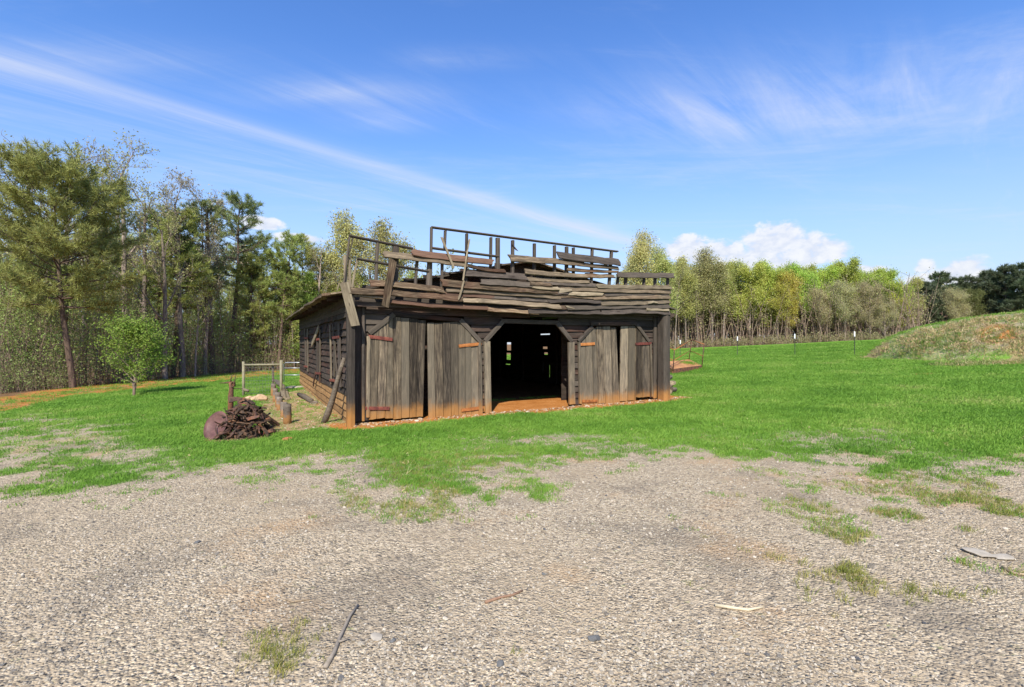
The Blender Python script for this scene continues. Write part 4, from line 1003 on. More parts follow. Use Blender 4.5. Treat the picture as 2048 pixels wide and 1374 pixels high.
# ------------------------------------------------------------------ scattered stuff with geometry nodes
def scatter(name, pts, rot, scl, protos, label, cat):
    me = bpy.data.meshes.new(name); me.vertices.add(len(pts)); me.vertices.foreach_set('co', np.asarray(pts, np.float32).ravel())
    for k, arr in (('rot', rot), ('scl', scl)):
        a_ = me.attributes.new(k, 'FLOAT_VECTOR', 'POINT'); a_.data.foreach_set('vector', np.asarray(arr, np.float32).ravel())
    o = link(bpy.data.objects.new(name, me))
    coll = bpy.data.collections.new(name+'_shapes')
    for p in protos: coll.objects.link(p)
    ng = bpy.data.node_groups.new(name, 'GeometryNodeTree')
    ng.interface.new_socket('Geometry', in_out='INPUT', socket_type='NodeSocketGeometry'); ng.interface.new_socket('Geometry', in_out='OUTPUT', socket_type='NodeSocketGeometry')
    gi, go = ng.nodes.new('NodeGroupInput'), ng.nodes.new('NodeGroupOutput')
    ip = ng.nodes.new('GeometryNodeInstanceOnPoints'); ci = ng.nodes.new('GeometryNodeCollectionInfo')
    ci.inputs['Collection'].default_value = coll; ci.inputs['Separate Children'].default_value = True; ci.inputs['Reset Children'].default_value = True
    ip.inputs['Pick Instance'].default_value = True
    ri = ng.nodes.new('FunctionNodeRandomValue'); ri.data_type = 'INT'; ri.inputs['Max'].default_value = len(protos)-1
    na = []
    for k in ('rot', 'scl'):
        n_ = ng.nodes.new('GeometryNodeInputNamedAttribute'); n_.data_type = 'FLOAT_VECTOR'; n_.inputs[0].default_value = k; na.append(n_)
    lk = ng.links.new
    lk(gi.outputs[0], ip.inputs['Points']); lk(ci.outputs[0], ip.inputs['Instance']); lk(ri.outputs[2], ip.inputs['Instance Index'])
    lk(na[0].outputs[0], ip.inputs['Rotation']); lk(na[1].outputs[0], ip.inputs['Scale']); lk(ip.outputs[0], go.inputs[0])
    md = o.modifiers.new('scatter', 'NODES'); md.node_group = ng
    return tag(o, label, cat, kind='stuff')
def inst_mat(name, stops, trans=0.0, patch=None):
    m, nt, b, out = newmat(name)
    oi = nt.nodes.new('ShaderNodeObjectInfo'); rv = S(nt, oi.outputs['Random'])
    pos = nt.nodes.new('ShaderNodeNewGeometry').outputs['Position']
    f = rv
    if patch: f = (rv*0.45 + noise(nt, pos, patch, 4)*1.5 - 0.5).sat()
    col = ramp(nt, f, stops)
    nt.links.new(col, b.inputs['Base Color'])
    if trans:
        tr = nt.nodes.new('ShaderNodeBsdfTranslucent'); nt.links.new(col, tr.inputs[0]); ms = nt.nodes.new('ShaderNodeMixShader'); ms.inputs[0].default_value = trans
        nt.links.new(b.outputs[0], ms.inputs[1]); nt.links.new(tr.outputs[0], ms.inputs[2]); nt.links.new(ms.outputs[0], out.inputs[0])
        b.inputs['Roughness'].default_value = .6
    else:
        oc = nt.nodes.new('ShaderNodeTexCoord').outputs['Object']; nt.links.new(bump(nt, noise(nt, oc, 3, 4), .4, .2), b.inputs['Normal'])
    return m
M_GRASS = inst_mat('grass_blade', [(0.0, (0.085, 0.185, 0.02)), (0.35, (0.145, 0.29, 0.032)), (0.7, (0.22, 0.365, 0.05)), (1.0, (0.40, 0.42, 0.13))], .3, .5)
M_DRYG = inst_mat('dry_grass_blade', [(0.0, (0.28, 0.19, 0.08)), (0.5, (0.48, 0.36, 0.17)), (0.85, (0.62, 0.50, 0.27)), (1.0, (0.16, 0.22, 0.05))], .2)
M_WEED = inst_mat('weed_blade', [(0.0, (0.16, 0.19, 0.035)), (0.6, (0.28, 0.28, 0.06)), (1.0, (0.42, 0.35, 0.13))], .25)
M_GRAVEL = inst_mat('gravel_stone', [(0.0, (0.10, 0.10, 0.10)), (0.06, (0.22, 0.19, 0.15)), (0.35, (0.37, 0.315, 0.23)), (0.75, (0.48, 0.41, 0.305)), (1.0, (0.60, 0.525, 0.41))])
nr = np.random.RandomState(5)
def tuft(name, n, spread, h0, h1, wd, mat, lean=.5, flat=0.0):
    vs, fs = [], []
    for i in range(n):
        a, rr_ = nr.uniform(0, 6.28), spread*math.sqrt(nr.rand()); bx, by = rr_*math.cos(a), rr_*math.sin(a)
        h = nr.uniform(h0, h1); la = nr.uniform(0, 6.28); ll = h*abs(nr.normal(0, lean)); wx, wy = -math.sin(la+1)*wd/2, math.cos(la+1)*wd/2
        tx, ty = bx+math.cos(la)*ll, by+math.sin(la)*ll; mx, my = bx+math.cos(la)*ll*.35, by+math.sin(la)*ll*.35; hm = h*.6; ht = h*(1-flat*.8)
        o = len(vs); vs += [(bx-wx, by-wy, -.01), (bx+wx, by+wy, -.01), (mx+wx*.8, my+wy*.8, hm), (mx-wx*.8, my-wy*.8, hm), (tx, ty, ht)]
        fs += [(o, o+1, o+2, o+3), (o+3, o+2, o+4)]
    me = bpy.data.meshes.new(name); me.from_pydata(vs, [], fs); me.update(); me.materials.append(mat)
    return bpy.data.objects.new(name, me)
def polar(n, r0, r1, pw, half=R(56)):
    u = nr.rand(n); e = 2-pw
    r = (r0**e+(r1**e-r0**e)*u)**(1/e); t = nr.uniform(-half, half, n)
    return r*np.sin(t), r*np.cos(t), r
# gravel stones
x, y, r_ = polar(120000, 2.0, 9.2, 1.35); mk = masks(x, y)
keep = nr.rand(len(x)) < np.clip(1-1.15*mk['grass'], 0, 1)*np.clip(1-mk['dirt'], 0, 1)*np.clip(0.2+2.2*(fbm(x*.8+30, y*.8, 3)-.33), .08, 1)
x, y, r_ = x[keep], y[keep], r_[keep]; s = np.clip(np.exp(nr.normal(-5.05, .45, len(x))), .004, .022)
rocks_ = []
for k in range(6):
    o = rock('gravel_shape', (1, .78, .5), M_GRAVEL, seed=100+k, sub=1); COL.objects.unlink(o); rocks_.append(o)
scatter('gravel', np.stack([x, y, tz(x, y)+s*.18], 1), np.stack([nr.normal(0, .25, len(x)), nr.normal(0, .25, len(x)), nr.uniform(0, 6.28, len(x))], 1), np.stack([s, s, s*nr.uniform(.7, 1.1, len(x))], 1), rocks_, 'loose pale and grey gravel stones covering the drive', 'gravel')
# clods and chips along the barn foot
n_ = 1500; ss = nr.uniform(-1.5, BL+.7, n_); vv = np.where(ss < 0, nr.uniform(-.2, 6, n_), -.08-np.abs(nr.normal(0, .22, n_)))
x = P0.x+U.x*ss+V.x*vv; y = P0.y+U.y*ss+V.y*vv; s = np.clip(np.exp(nr.normal(-4.1, .5, n_)), .006, .06)
clods = []
for k in range(4):
    o = rock('clod_shape', (1, .7, .5), inst_mat('clay_clod', [(0, (.20, .10, .04)), (.4, (.40, .22, .09)), (.75, (.46, .35, .22)), (1, (.58, .50, .38))]), seed=140+k, sub=1); COL.objects.unlink(o); clods.append(o)
scatter('clods', np.stack([x, y, tz(x, y)+s*.2], 1), np.stack([nr.normal(0, .3, n_), nr.normal(0, .3, n_), nr.uniform(0, 6.28, n_)], 1), np.stack([s*nr.uniform(.7, 2.2, n_), s, s], 1), clods, 'clay clods and wood chips along the foot of the barn', 'rubble')
# lawn
x, y, r_ = polar(230000, 4.6, 62, 1.5); mk = masks(x, y)
keep = nr.rand(len(x)) < mk['grass']**.65*(1-.6*mk['dry'])
X, Y, Rr = x[keep], y[keep], r_[keep]
sc = (0.75+.5*nr.rand(len(X)))*(.55+.45*mk['grass'][keep])
scl = np.stack([sc*(1+Rr/16), sc*(1+Rr/16), sc*(.55+Rr/50)], 1)
tz0 = lambda n: np.stack([nr.normal(0, .1, n), nr.normal(0, .1, n), nr.uniform(0, 6.28, n)], 1)
scatter('lawn_grass', np.stack([X, Y, tz(X, Y)], 1), tz0(len(X)), scl, [tuft('grass_shape', 16, .075, .035, .085, .0065, M_GRASS) for _ in range(5)], 'short bright green lawn grass around the barn', 'grass')
# dry grass: sparse lawn, yard straw, mound
x, y, r_ = polar(90000, 3.2, 34, 1.2); mk = masks(x, y)
pr = np.clip(mk['straw']*.75 + mk['mound']*.75*(1-.8*np.clip(mk['dirt'], 0, 1)) + .30*mk['dry']*(mk['grass'] > .05), 0, 1)*np.where(mk['mound'] > .3, 1, .55)
keep = nr.rand(len(x)) < pr; X, Y, Rr = x[keep], y[keep], r_[keep]; mo = mk['mound'][keep]
sc = (.4+.4*nr.rand(len(X)))*(1+2.4*mo)
scatter('dry_grass', np.stack([X, Y, tz(X, Y)], 1), np.stack([nr.normal(0, .35, len(X)), nr.normal(0, .35, len(X)), nr.uniform(0, 6.28, len(X))], 1), np.stack([sc*1.5, sc*1.5, sc*(.7+mo*.15)], 1), [tuft('straw_shape', 12, .09, .03, .12, .007, M_DRYG, 1.3, .5) for _ in range(5)], 'dead straw-coloured grass on the mound and beside the barn', 'dry grass')
# weeds in the gravel
x, y, r_ = polar(48000, 2.1, 7.8, 1.0); mk = masks(x, y)
keep = nr.rand(len(x)) < mk['dry']*.9*(mk['grass'] < .8)
X, Y = x[keep], y[keep]; sc = .5+.6*nr.rand(len(X))
scatter('gravel_weeds', np.stack([X, Y, tz(X, Y)], 1), tz0(len(X)), np.stack([sc, sc, sc], 1), [tuft('weed_shape', 14, .045, .02, .06, .004, M_WEED, .9) for _ in range(4)], 'low yellowish weeds growing through the gravel', 'weeds')
# taller green tufts on the mound
x, y, r_ = polar(26000, 16, 32, 1.0); mk = masks(x, y); keep = (nr.rand(len(x)) < mk['mound']*(1-mk['straw']*.75)*.8)
X, Y = x[keep], y[keep]; sc = .9+1.0*nr.rand(len(X))
scatter('mound_grass', np.stack([X, Y, tz(X, Y)], 1), tz0(len(X)), np.stack([sc*1.3, sc*1.3, sc*1.2], 1), [tuft('mound_grass_shape', 12, .09, .05, .13, .008, inst_mat('rank_grass_blade', [(0, (.10, .17, .03)), (.6, (.19, .26, .05)), (1, (.34, .32, .12))], .25), .8) for _ in range(3)], 'rough green grass tufts growing on the mound', 'grass')

# ------------------------------------------------------------------ trees
class Tree:
    """grows limbs as tapered tubes and leaf faces; all vertices in one pass"""
    def __init__(s, seed): s.r = random.Random(seed); s.np = np.random.RandomState(seed); s.vs, s.fs = [], []; s.anchor = []
    def limb(s, p, d, ln, r0, r1, seg, wander, grav=0.0, sides=5):
        pts, rad = [Vector(p)], [r0]; d = Vector(d).normalized()
        for i in range(seg):
            d = (d + Vector((s.r.gauss(0, wander), s.r.gauss(0, wander), s.r.gauss(0, wander)+grav))).normalized()
            pts.append(pts[-1]+d*ln/seg); rad.append(r0+(r1-r0)*(i+1)/seg)
        tube(s.vs, s.fs, pts, rad, sides, False); return pts, rad
    def at(s, pts, f):
        k = min(len(pts)-2, int(f*(len(pts)-1))); q = f*(len(pts)-1)-k
        return pts[k].lerp(pts[k+1], q), (pts[k+1]-pts[k]).normalized()
    def side(s, d, ang, az):
        ref = Vector((0, 0, 1)) if abs(d.z) < .95 else Vector((1, 0, 0))
        a = d.cross(ref).normalized(); b = d.cross(a)
        return (d*math.cos(ang)+(a*math.cos(az)+b*math.sin(az))*math.sin(ang)).normalized()
    def bark(s, name): return np_quads(name, s.vs, s.fs, M_BARK)
    def leaves(s, name, per, size, spread, mat=None, aspect=.6):
        A = np.array([tuple(a) for a in s.anchor]); n = len(A)*per; r = s.np
        c = np.repeat(A, per, 0)+r.normal(0, spread, (n, 3))
        d = r.normal(0, 1, (n, 3)); d /= np.linalg.norm(d, axis=1)[:, None]; e = np.cross(d, r.normal(0, 1, (n, 3))); e /= np.linalg.norm(e, axis=1)[:, None]
        L_ = size*r.uniform(.6, 1.3, (n, 1)); w_ = L_*aspect
        v = np.stack([c-d*L_/2, c+e*w_/2, c+d*L_/2, c-e*w_/2], 1).reshape(-1, 3)
        return np_mesh(name, v, np.arange(n*4).reshape(n, 4), mat or M_LEAF)
    def needles(s, name, per, size, width, dirs, mat=None, cone=1.2):
        A = np.array([tuple(a) for a in s.anchor]); D = np.array([tuple(a) for a in dirs]); n = len(A)*per; r = s.np
        c = np.repeat(A, per, 0); d = np.repeat(D, per, 0)+r.normal(0, cone, (n, 3))*.7; d /= np.linalg.norm(d, axis=1)[:, None]
        e = np.cross(d, r.normal(0, 1, (n, 3))); e /= np.linalg.norm(e, axis=1)[:, None]
        L_ = size*r.uniform(.6, 1.2, (n, 1)); st = r.uniform(-.1, .35, (n, 1))*size
        v = np.stack([c+d*st-e*width/2, c+d*st+e*width/2, c+d*(st+L_)], 1).reshape(-1, 3)
        return np_mesh(name, v, np.arange(n*3).reshape(n, 3), mat or M_NEEDLE)
def np_quads(name, vs, fs, mat):
    return np_mesh(name, np.array(vs), np.array(fs), mat, smooth=True)
def pine(seed, H, r0, clear, spread, nwh, per, size=.3, width=.03, droop=0.0, dead=0, dens=1.0, topflat=.3):
    t = Tree(seed); dirs = []; R_ = t.r
    tp_, tr_ = t.limb((0, 0, -.3), (R_.gauss(0, .02), R_.gauss(0, .02), 1), H+.3, r0, r0*.12, 14, .025, .03, 8)
    def spray(pts, f0, m, sp):
        for i in range(m):
            f = f0+(1-f0)*(i+R_.random())/m; p, d = t.at(pts, min(f, .999))
            sd = t.side(d, R_.uniform(.5, 1.1), R_.uniform(0, 6.28)); sd.z = sd.z*.5+.15; l_ = sp*R_.uniform(.4, 1)*(1.15-f*.6)
            q, _ = t.limb(p, sd, l_, .012, .005, 2, .12, .08, 3)
            for g in (.35, .7, 1.0):
                pp_, dd = t.at(q, min(g, .999)); t.anchor.append(pp_); dirs.append(dd+Vector((0, 0, .25)))
    for i in range(nwh):
        f = clear+(0.97-clear)*(i/(nwh-1))**.9; p, d = t.at(tp_, f)
        g = (f-clear)/(1-clear); prof = (math.sin(math.pi*min(1, (g+.22)/1.30))**.8)*(1-.25*topflat*g)
        for k in range(R_.choice((3, 4, 5))):
            az = R_.uniform(0, 6.28); ln = spread*prof*R_.uniform(.6, 1.12); up = -.08-droop+g*.95+R_.gauss(0, .12)
            dv = Vector((math.cos(az), math.sin(az), up)); rb = max(.02, r0*.30*(1-g*.7))
            pts, _ = t.limb(p, dv, ln, rb, rb*.2, 5, .10, .05, 4)
            spray(pts, .30, max(3, int(dens*ln*4.0)), .55+.18*ln)
            t.anchor.append(pts[-1]); dirs.append((pts[-1]-pts[-2]).normalized())
    for k in range(dead):
        f = R_.uniform(.12, clear); p, d = t.at(tp_, f); az = R_.uniform(0, 6.28); t.limb(p, (math.cos(az), math.sin(az), R_.uniform(-.3, .2)), R_.uniform(.5, 1.6), .02, .006, 3, .15, 0, 3)
    return t.bark('trunk'), t.needles('crown', per, size, width, dirs)
def cedar(seed, H, rad, per=5, n=900):
    t = Tree(seed); R_ = t.r; dirs = []
    tp_, _ = t.limb((0, 0, -.2), (0, 0, 1), H+.2, .11, .015, 8, .02, .03, 6)
    for i in range(n):
        f = R_.random()**.8; z = .08+.92*f; rr_ = rad*(1-f)**.75*R_.uniform(.75, 1.12)*(1+.18*math.sin(f*23+R_.random()))+.05; az = R_.uniform(0, 6.28)
        p, _ = t.at(tp_, min(.98, z*.96)); dv = Vector((math.cos(az), math.sin(az), .45+.6*f)); q = p+dv*rr_
        if i % 4 == 0: t.limb(p, dv, rr_*1.05, .014, .004, 2, .05, 0, 3)
        for g in (.55, .8, 1.0): t.anchor.append(p.lerp(q, g)+Vector((R_.gauss(0, .07), R_.gauss(0, .07), R_.gauss(0, .07)))); dirs.append(Vector((math.cos(az)*.5, math.sin(az)*.5, 1)))
    return t.bark('trunk'), t.needles('crown', per, .26, .06, dirs)
def broad(seed, H, r0, clear, spread, leaf_per, size, lspread, levels=3, fork=.5, twig=1.0, up=.55, aspect=.6, kids=(6, 5, 5), leafskip=0.0):
    t = Tree(seed); R_ = t.r
    def grow(p, d, ln, r, lv):
        seg = (7, 5, 4, 3)[min(lv, 3)]
        pts, _ = t.limb(p, d, ln, r, r*(.35 if lv else .3), seg, .035+.06*lv, .05 if lv else .04, (7, 5, 4, 3)[min(lv, 3)])
        if lv >= levels:
            for f in (.4, .7, 1.0):
                if R_.random() >= leafskip: t.anchor.append(t.at(pts, min(.999, f))[0])
            return
        n = kids[min(lv, len(kids)-1)]
        for i in range(n):
            f0 = clear if lv == 0 else .25; f = f0+(1-f0)*(i+R_.uniform(.1, .9))/n
            q, dd = t.at(pts, min(.999, f)); ang = R_.uniform(.45, .95)*(1-.35*f)
            sd = t.side(dd, ang, R_.uniform(0, 6.28)); sd.z = sd.z*.8+up*.35
            base = (spread if lv == 0 else ln*R_.uniform(.42, .65))*(1.05-.45*f if lv == 0 else 1)*(R_.uniform(.75, 1.2) if H > 6 else R_.uniform(.45, 1.3))*twig**lv
            grow(q, sd, base, max(.011 if H > 6 else .006, r*(1-.62*f)*.5), lv+1)
        t.anchor.append(pts[-1])
    grow(Vector((0, 0, -.3)), Vector((R_.gauss(0, .03), R_.gauss(0, .03), 1)), H*.93, r0, 0)
    return t.bark('trunk'), (t.leaves('crown', leaf_per, size, lspread, aspect=aspect) if leaf_per else None)

P = {}
P['bigpine'] = pine(3, 12.8, .19, .40, 4.5, 25, 16, .32, .032, -.05, 26, 1.35, .2)
P['pine1'] = pine(5, 13.0, .19, .52, 2.5, 15, 16, .32, .034, .05, 16, 1.0)
P['pine2'] = pine(8, 11.5, .17, .45, 2.2, 16, 16, .32, .034, .1, 14, 1.0)
P['pine3'] = pine(11, 10.0, .15, .22, 2.0, 19, 15, .32, .036, .1, 5, 1.0)
P['farpine'] = pine(14, 12.0, .2, .30, 3.3, 15, 12, .55, .10, 0, 4, .9)
P['cedar'] = cedar(2, 7.5, 1.25)
P['bare1'] = broad(21, 13.5, .23, .42, 3.6, 2, .13, .18, 4, kids=(8, 5, 4, 3), leafskip=.35)
P['bare2'] = broad(27, 12.0, .19, .38, 3.0, 2, .12, .16, 4, kids=(8, 5, 4, 3), leafskip=.5)
P['thin1'] = broad(31, 10.0, .09, .35, 1.8, 3, .12, .16, 3, kids=(11, 5, 4), leafskip=.3)
P['thin2'] = broad(32, 8.5, .07, .25, 1.5, 4, .12, .16, 3, kids=(11, 5, 4), leafskip=.2)
P['green1'] = broad(41, 12.5, .16, .26, 3.8, 15, .21, .36, 3, kids=(15, 8, 5))
P['green2'] = broad(42, 11.5, .15, .24, 4.0, 15, .21, .38, 3, kids=(15, 8, 5))
P['green3'] = broad(43, 12.0, .15, .30, 3.3, 10, .18, .32, 3, kids=(14, 7, 5))
P['twiggy'] = broad(44, 10.0, .15, .20, 4.0, 3, .15, .24, 4, kids=(13, 6, 5, 4), leafskip=.1)
P['young'] = broad(51, 3.5, .055, .13, 1.75, 14, .085, .12, 2, kids=(24, 9), up=.25)
P['shrub'] = broad(61, 2.2, .03, .05, 1.1, 6, .09, .14, 2, kids=(12, 7))
HT = {k: max(max(v.co.z for v in m.vertices) for m in ms if m) for k, ms in P.items()}
def plant(kind, px, d, H, tint, label, name, cat, group=None, bark=(1, 1, 1), rz=None, sx=1.0):
    tr, cr = P[kind]; x = (px-CX)/F*d
    H0 = HT[kind]
    r_ = empty(name, (x, d, gz(x, d)-.02), rnd.uniform(0, 6.28) if rz is None else rz); k = H/H0; r_.scale = (k*sx, k*sx, k)
    t = link(bpy.data.objects.new('trunk', tr), r_); t.color = (*bark, 1)
    if cr: c_ = link(bpy.data.objects.new('crown', cr), r_); c_.color = (*tint, 1)
    return tag(r_, label, cat, group)

plant('young', 268, 20, 3.75, (.25, .34, .055), 'small bright green young tree standing alone on the lawn', 'young_tree', 'tree', bark=(1.3, 1.2, 1.1), rz=1.0, sx=1.2)
plant('bigpine', 146, 27, 12.9, (.33, .34, .10), 'big spreading pine at the edge of the left woods', 'pine_tree', 'tree', bark=(.8, .70, .62), rz=2.2)
# left woods, front and middle rows: kind, px, depth, top y in the photo, tint, bark
PN, PN2, OL, YG, BR = (.34, .38, .10), (.24, .28, .10), (.42, .41, .17), (.44, .46, .13), (.42, .36, .22)
left = [('bare1', 60, 33, 280, OL), ('bare2', 120, 33, 265, BR), ('bare1', 165, 35, 300, BR), ('bare2', 300, 35, 330, OL), ('bare2', 425, 35, 350, BR), ('bare2', 5, 30, 330, OL), ('pine2', 75, 31, 430, PN), ('pine3', 20, 29, 520, PN), ('thin2', 105, 30, 560, YG), ('bare1', 255, 34, 245, OL), ('pine1', 300, 36, 400, PN), ('thin1', 190, 31, 480, YG), ('thin2', 235, 32, 540, YG),
        ('bare1', 365, 33, 325, BR), ('pine2', 345, 31, 410, PN), ('bare2', 330, 30, 400, OL), ('pine1', 425, 32, 395, PN2), ('pine1', 462, 34, 370, PN2), ('bare2', 410, 29, 440, BR), ('pine3', 500, 33, 500, PN), ('thin1', 390, 30, 520, YG), ('thin2', 450, 31, 560, YG),
        ('pine3', 530, 35, 490, PN), ('pine2', 556, 36, 450, PN), ('pine3', 578, 34, 520, PN), ('cedar', 618, 33, 540, (.22, .31, .055)), ('pine2', 615, 40, 458, PN), ('pine3', 655, 38, 500, PN), ('bare2', 640, 42, 470, OL), ('thin1', 520, 31, 560, YG), ('thin2', 590, 33, 580, YG), ('pine3', 690, 40, 560, PN),
        ('green3', 706, 44, 408, (.48, .45, .17)), ('green3', 785, 46, 428, (.46, .44, .16)), ('bare2', 745, 44, 470, OL), ('thin2', 725, 38, 540, YG), ('thin2', 810, 42, 530, YG), ('pine3', 720, 42, 545, PN), ('thin1', 680, 44, 470, OL), ('thin2', 770, 40, 550, YG), ('thin2', 845, 44, 535, YG)]
left = [(k, p, max(d, float(np.interp(p, [100, 150, 300, 480, 620], [24, 27, 32, 40, 44]))+(i*7 % 5)*.7), t, c) for i, (k, p, d, t, c) in enumerate(left)]
KN = dict(bare1='tall half-bare tree', bare2='slim half-bare tree', pine1='tall straight pine', pine2='slender pine', pine3='bushy pine', cedar='bright green conical cedar', thin1='thin budding tree', thin2='low budding sapling', green3='pale yellow-leafed tree', green1='leafy spring tree', green2='broad spring tree', twiggy='grey-brown twiggy tree', farpine='dark pine')
NM = dict(bare1='bare_tree', bare2='bare_tree', pine1='pine_tree', pine2='pine_tree', pine3='pine_tree', cedar='cedar_tree', thin1='sapling', thin2='sapling', green3='leafing_tree', green1='leafing_tree', green2='leafing_tree', twiggy='twiggy_tree', farpine='pine_tree')
def row(lst, where, group):
    n = {}
    for kind, px, d, ty, tint in sorted(lst, key=lambda q: q[1]):
        n[KN[kind]] = n.get(KN[kind], 0)+1
        tot = sum(1 for q in lst if KN[q[0]] == KN[kind])
        z0 = gz((px-CX)/F*d, d); H = EYE+(CY-ty)/F*d-z0
        if d > 60: H *= 1.1
        lab = KN[kind]+' '+where if tot == 1 else '%s %s from the left %s' % (ORD[n[KN[kind]]-1], KN[kind], where)
        j = rnd.uniform(.88, 1.12); tint = tuple(c*j*rnd.uniform(.94, 1.06) for c in tint)
        bk = (.85, .74, .66) if 'pine' in kind else (rnd.uniform(1.2, 2.2),)*3
        plant(kind, px, d, H, tint, lab, NM[kind], 'tree', group, bark=bk, sx=rnd.uniform(.92, 1.1))
row(left, 'in the left woods', 'trees at the front of the left woods')
# deeper trees nobody can tell apart
for i in range(46):
    px = -60+i*17+rnd.uniform(-10, 10); d = rnd.uniform(44, 60); kind = rnd.choice(('pine2', 'pine3', 'thin1', 'bare2', 'thin2', 'pine1'))
    x = (px-CX)/F*d; ty = np.interp(px, [0, 130, 400, 560, 800], [430, 400, 440, 500, 560])+rnd.uniform(10, 120); H = EYE+(CY-ty)/F*d-gz(x, d)
    plant(kind, px, d, H, PN if 'pine' in kind else rnd.choice((OL, YG)), 'slender tree deep inside the left woods, half hidden by the front trees', 'background_tree', 'tree', 'trees deep in the left woods', bark=(.7, .6, .52) if 'pine' in kind else (1.1, 1.05, 1))
# right tree line
G1, G2, G3, G4, GB = (.48, .50, .11), (.42, .52, .10), (.54, .49, .10), (.47, .47, .16), (.47, .42, .21)
right = [('green3', 1290, 62, 470, (.50, .46, .18)), ('green3', 1325, 66, 500, G4), ('green3', 1255, 70, 520, G4), ('thin1', 1350, 73, 540, G4), ('green1', 1345, 79, 525, G4), ('green2', 1400, 80, 528, G4), ('green2', 1455, 80, 530, G1), ('green1', 1545, 80, 530, G1), ('green2', 1590, 81, 533, G2), ('green1', 1630, 81, 538, G1), ('green2', 1665, 81, 535, G2), ('green1', 1710, 80, 540, G2), ('green2', 1750, 80, 545, G1), ('green1', 1815, 79, 560, G4), ('green3', 1372, 74, 530, G4), ('green3', 1425, 75, 505, (.46, .43, .18)), ('thin1', 1395, 74, 545, G4), ('thin1', 1448, 75, 540, G4), ('green3', 1470, 76, 530, G4),
         ('green1', 1500, 75, 535, G1), ('twiggy', 1555, 74, 560, G3), ('green2', 1530, 76, 532, G2), ('green2', 1570, 74, 548, G3), ('green1', 1608, 77, 535, G2), ('green1', 1650, 77, 535, G2), ('twiggy', 1640, 72, 575, GB), ('twiggy', 1690, 71, 560, GB), ('green1', 1685, 78, 525, G1), ('twiggy', 1740, 70, 560, GB), ('green2', 1725, 78, 545, G2),
         ('green1', 1765, 76, 540, G2), ('green2', 1790, 74, 565, G1), ('green1', 1800, 73, 590, G3), ('twiggy', 1770, 69, 600, GB), ('farpine', 1845, 82, 570, (.12, .15, .075)), ('farpine', 1885, 84, 552, (.12, .15, .075)), ('farpine', 1930, 84, 560, (.12, .15, .075)), ('green2', 1935, 76, 580, (.17, .18, .05)), ('farpine', 1975, 82, 550, (.12, .15, .075)), ('twiggy', 1915, 74, 575, GB), ('farpine', 2015, 78, 540, (.12, .15, .075)), ('farpine', 2050, 76, 535, (.12, .15, .075)), ('farpine', 2090, 76, 540, (.12, .15, .075))]
row(right, 'in the tree line across the field', 'trees along the far field edge')
for i in range(62):
    px = 1200+i*14.5+rnd.uniform(-8, 8); d = rnd.uniform(84, 108); dark = px > 1830
    kind = 'farpine' if dark else rnd.choice(('green1', 'green2', 'green3', 'twiggy', 'thin1')); x = (px-CX)/F*d
    ty = np.interp(px, [1200, 1330, 1430, 1550, 1800, 2050], [560, 545, 540, 545, 560, 560])+rnd.uniform(2, 45); H = max(6, EYE+(CY-ty)/F*d-gz(x, d))
    plant(kind, px, d, H, (.12, .15, .075) if dark else rnd.choice((G1, G2, G4, G4, G1)), 'tree deep in the far wood behind the front row of the tree line', 'background_tree', 'tree', 'trees deep in the far wood')

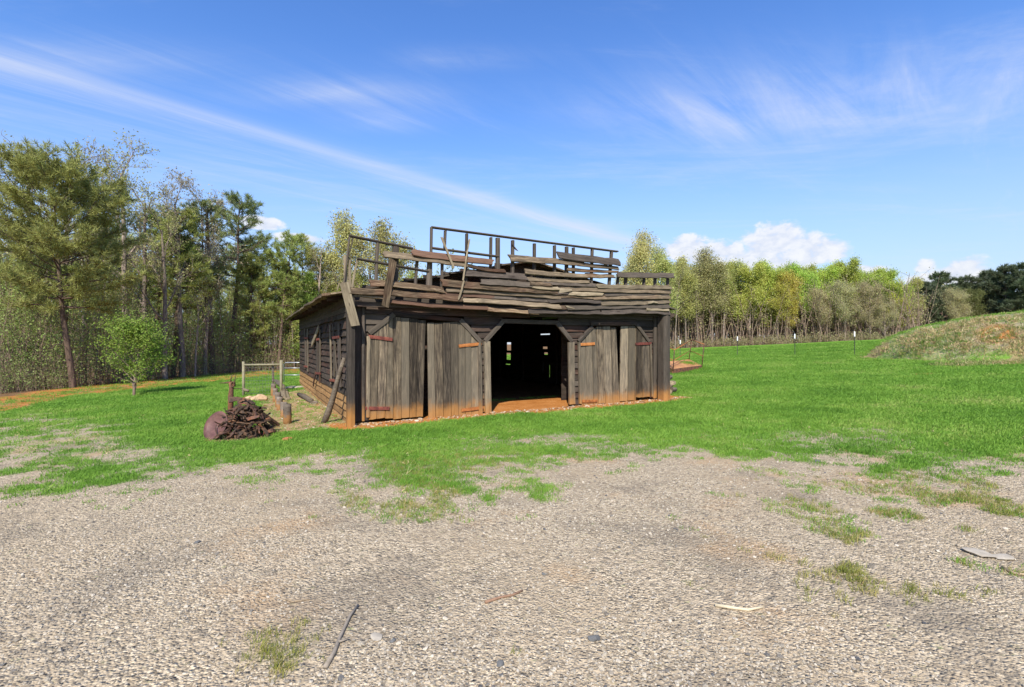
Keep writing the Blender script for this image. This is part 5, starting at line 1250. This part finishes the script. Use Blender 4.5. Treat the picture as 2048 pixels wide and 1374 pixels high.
# understorey: thin stems and scattered leaves, one mass each side
def understorey(name, n, fx, hmin, hmax, lsize, per, tint, label, seed, stemr=.012):
    t = Tree(seed); R_ = t.r
    for i in range(n):
        x, y = fx(R_); z0 = gz(x, y); h = R_.uniform(hmin, hmax)
        pts, _ = t.limb((x, y, z0-.1), (R_.gauss(0, .12), R_.gauss(0, .12), 1), h, stemr*R_.uniform(.7, 2.0), stemr*.3, 3, .08, .02, 3)
        for k in range(3):
            p, d = t.at(pts, R_.uniform(.3, .95)); q, _ = t.limb(p, t.side(d, R_.uniform(.5, 1.2), R_.uniform(0, 6.28)), h*R_.uniform(.15, .4), stemr*.5, stemr*.25, 2, .15, .03, 3)
            t.anchor.append(q[-1]); t.anchor.append(q[1])
    o = link(bpy.data.objects.new(name, t.leaves(name, per, lsize, .22))); o.color = (*tint, 1); tag(o, label, 'undergrowth', kind='stuff')
    b = link(bpy.data.objects.new('stems', t.bark('stems')), o); b.color = (1.7, 1.55, 1.4, 1); tag(b, kind='stuff')
def f_left(R_):
    px = R_.uniform(-120, 900); u = R_.random(); d = np.interp(px, [-120, 0, 150, 300, 480, 620, 900], [24, 25, 28, 33, 41, 45, 47])+u*u*18; return (px-CX)/F*d, d
def f_left_edge(R_):
    px = R_.uniform(-120, 640); d = np.interp(px, [-120, 0, 150, 300, 480, 640], [23, 24, 27, 32, 40, 44])+abs(R_.gauss(0, 1.6)); return (px-CX)/F*d, d
def f_right(R_):
    px = R_.uniform(1180, 1850); d = np.interp(px, [1180, 1400, 1700, 1800, 2150], [75, 74.5, 70, 69, 71])+R_.random()**1.3*28; return (px-CX)/F*d, d
understorey('left_undergrowth', 1900, f_left, 1.5, 7.0, .12, 7, (.33, .42, .12), 'thicket of thin stems and young leaves filling the left woods', 71)
understorey('edge_brush', 700, f_left_edge, .4, 1.9, .08, 4, (.30, .36, .12), 'low brush along the edge of the left woods', 72, .008)
understorey('far_undergrowth', 1300, f_right, 4, 10.0, .22, 3, (.44, .41, .18), 'thicket filling the foot of the tree line across the field', 73, .055)

def f_left_deep(R_):
    px = R_.uniform(-150, 950); d = R_.uniform(50, 66); return (px-CX)/F*d, d
def f_right_deep(R_):
    px = R_.uniform(1150, 2200); d = R_.uniform(100, 125); return (px-CX)/F*d, d
understorey('left_wood_depths', 1000, f_left_deep, 4, 11, .28, 9, (.32, .38, .13), 'massed foliage deep in the left woods closing the view between trunks', 74, .04)
understorey('far_wood_depths', 1300, f_right_deep, 4, 11.5, .42, 9, (.42, .40, .18), 'massed foliage deep in the far wood closing the view between trunks', 75, .06)

def f_right_edge(R_):
    px = R_.uniform(1250, 1850); d = np.interp(px, [1180, 1400, 1700, 1800, 2150], [73.5, 73, 68.5, 67.5, 70])+abs(R_.gauss(0, 2.0)); return (px-CX)/F*d, d
understorey('far_edge_brush', 650, f_right_edge, .4, 1.5, .16, 4, (.38, .34, .17), 'low brown brush along the foot of the far tree line', 76, .02)
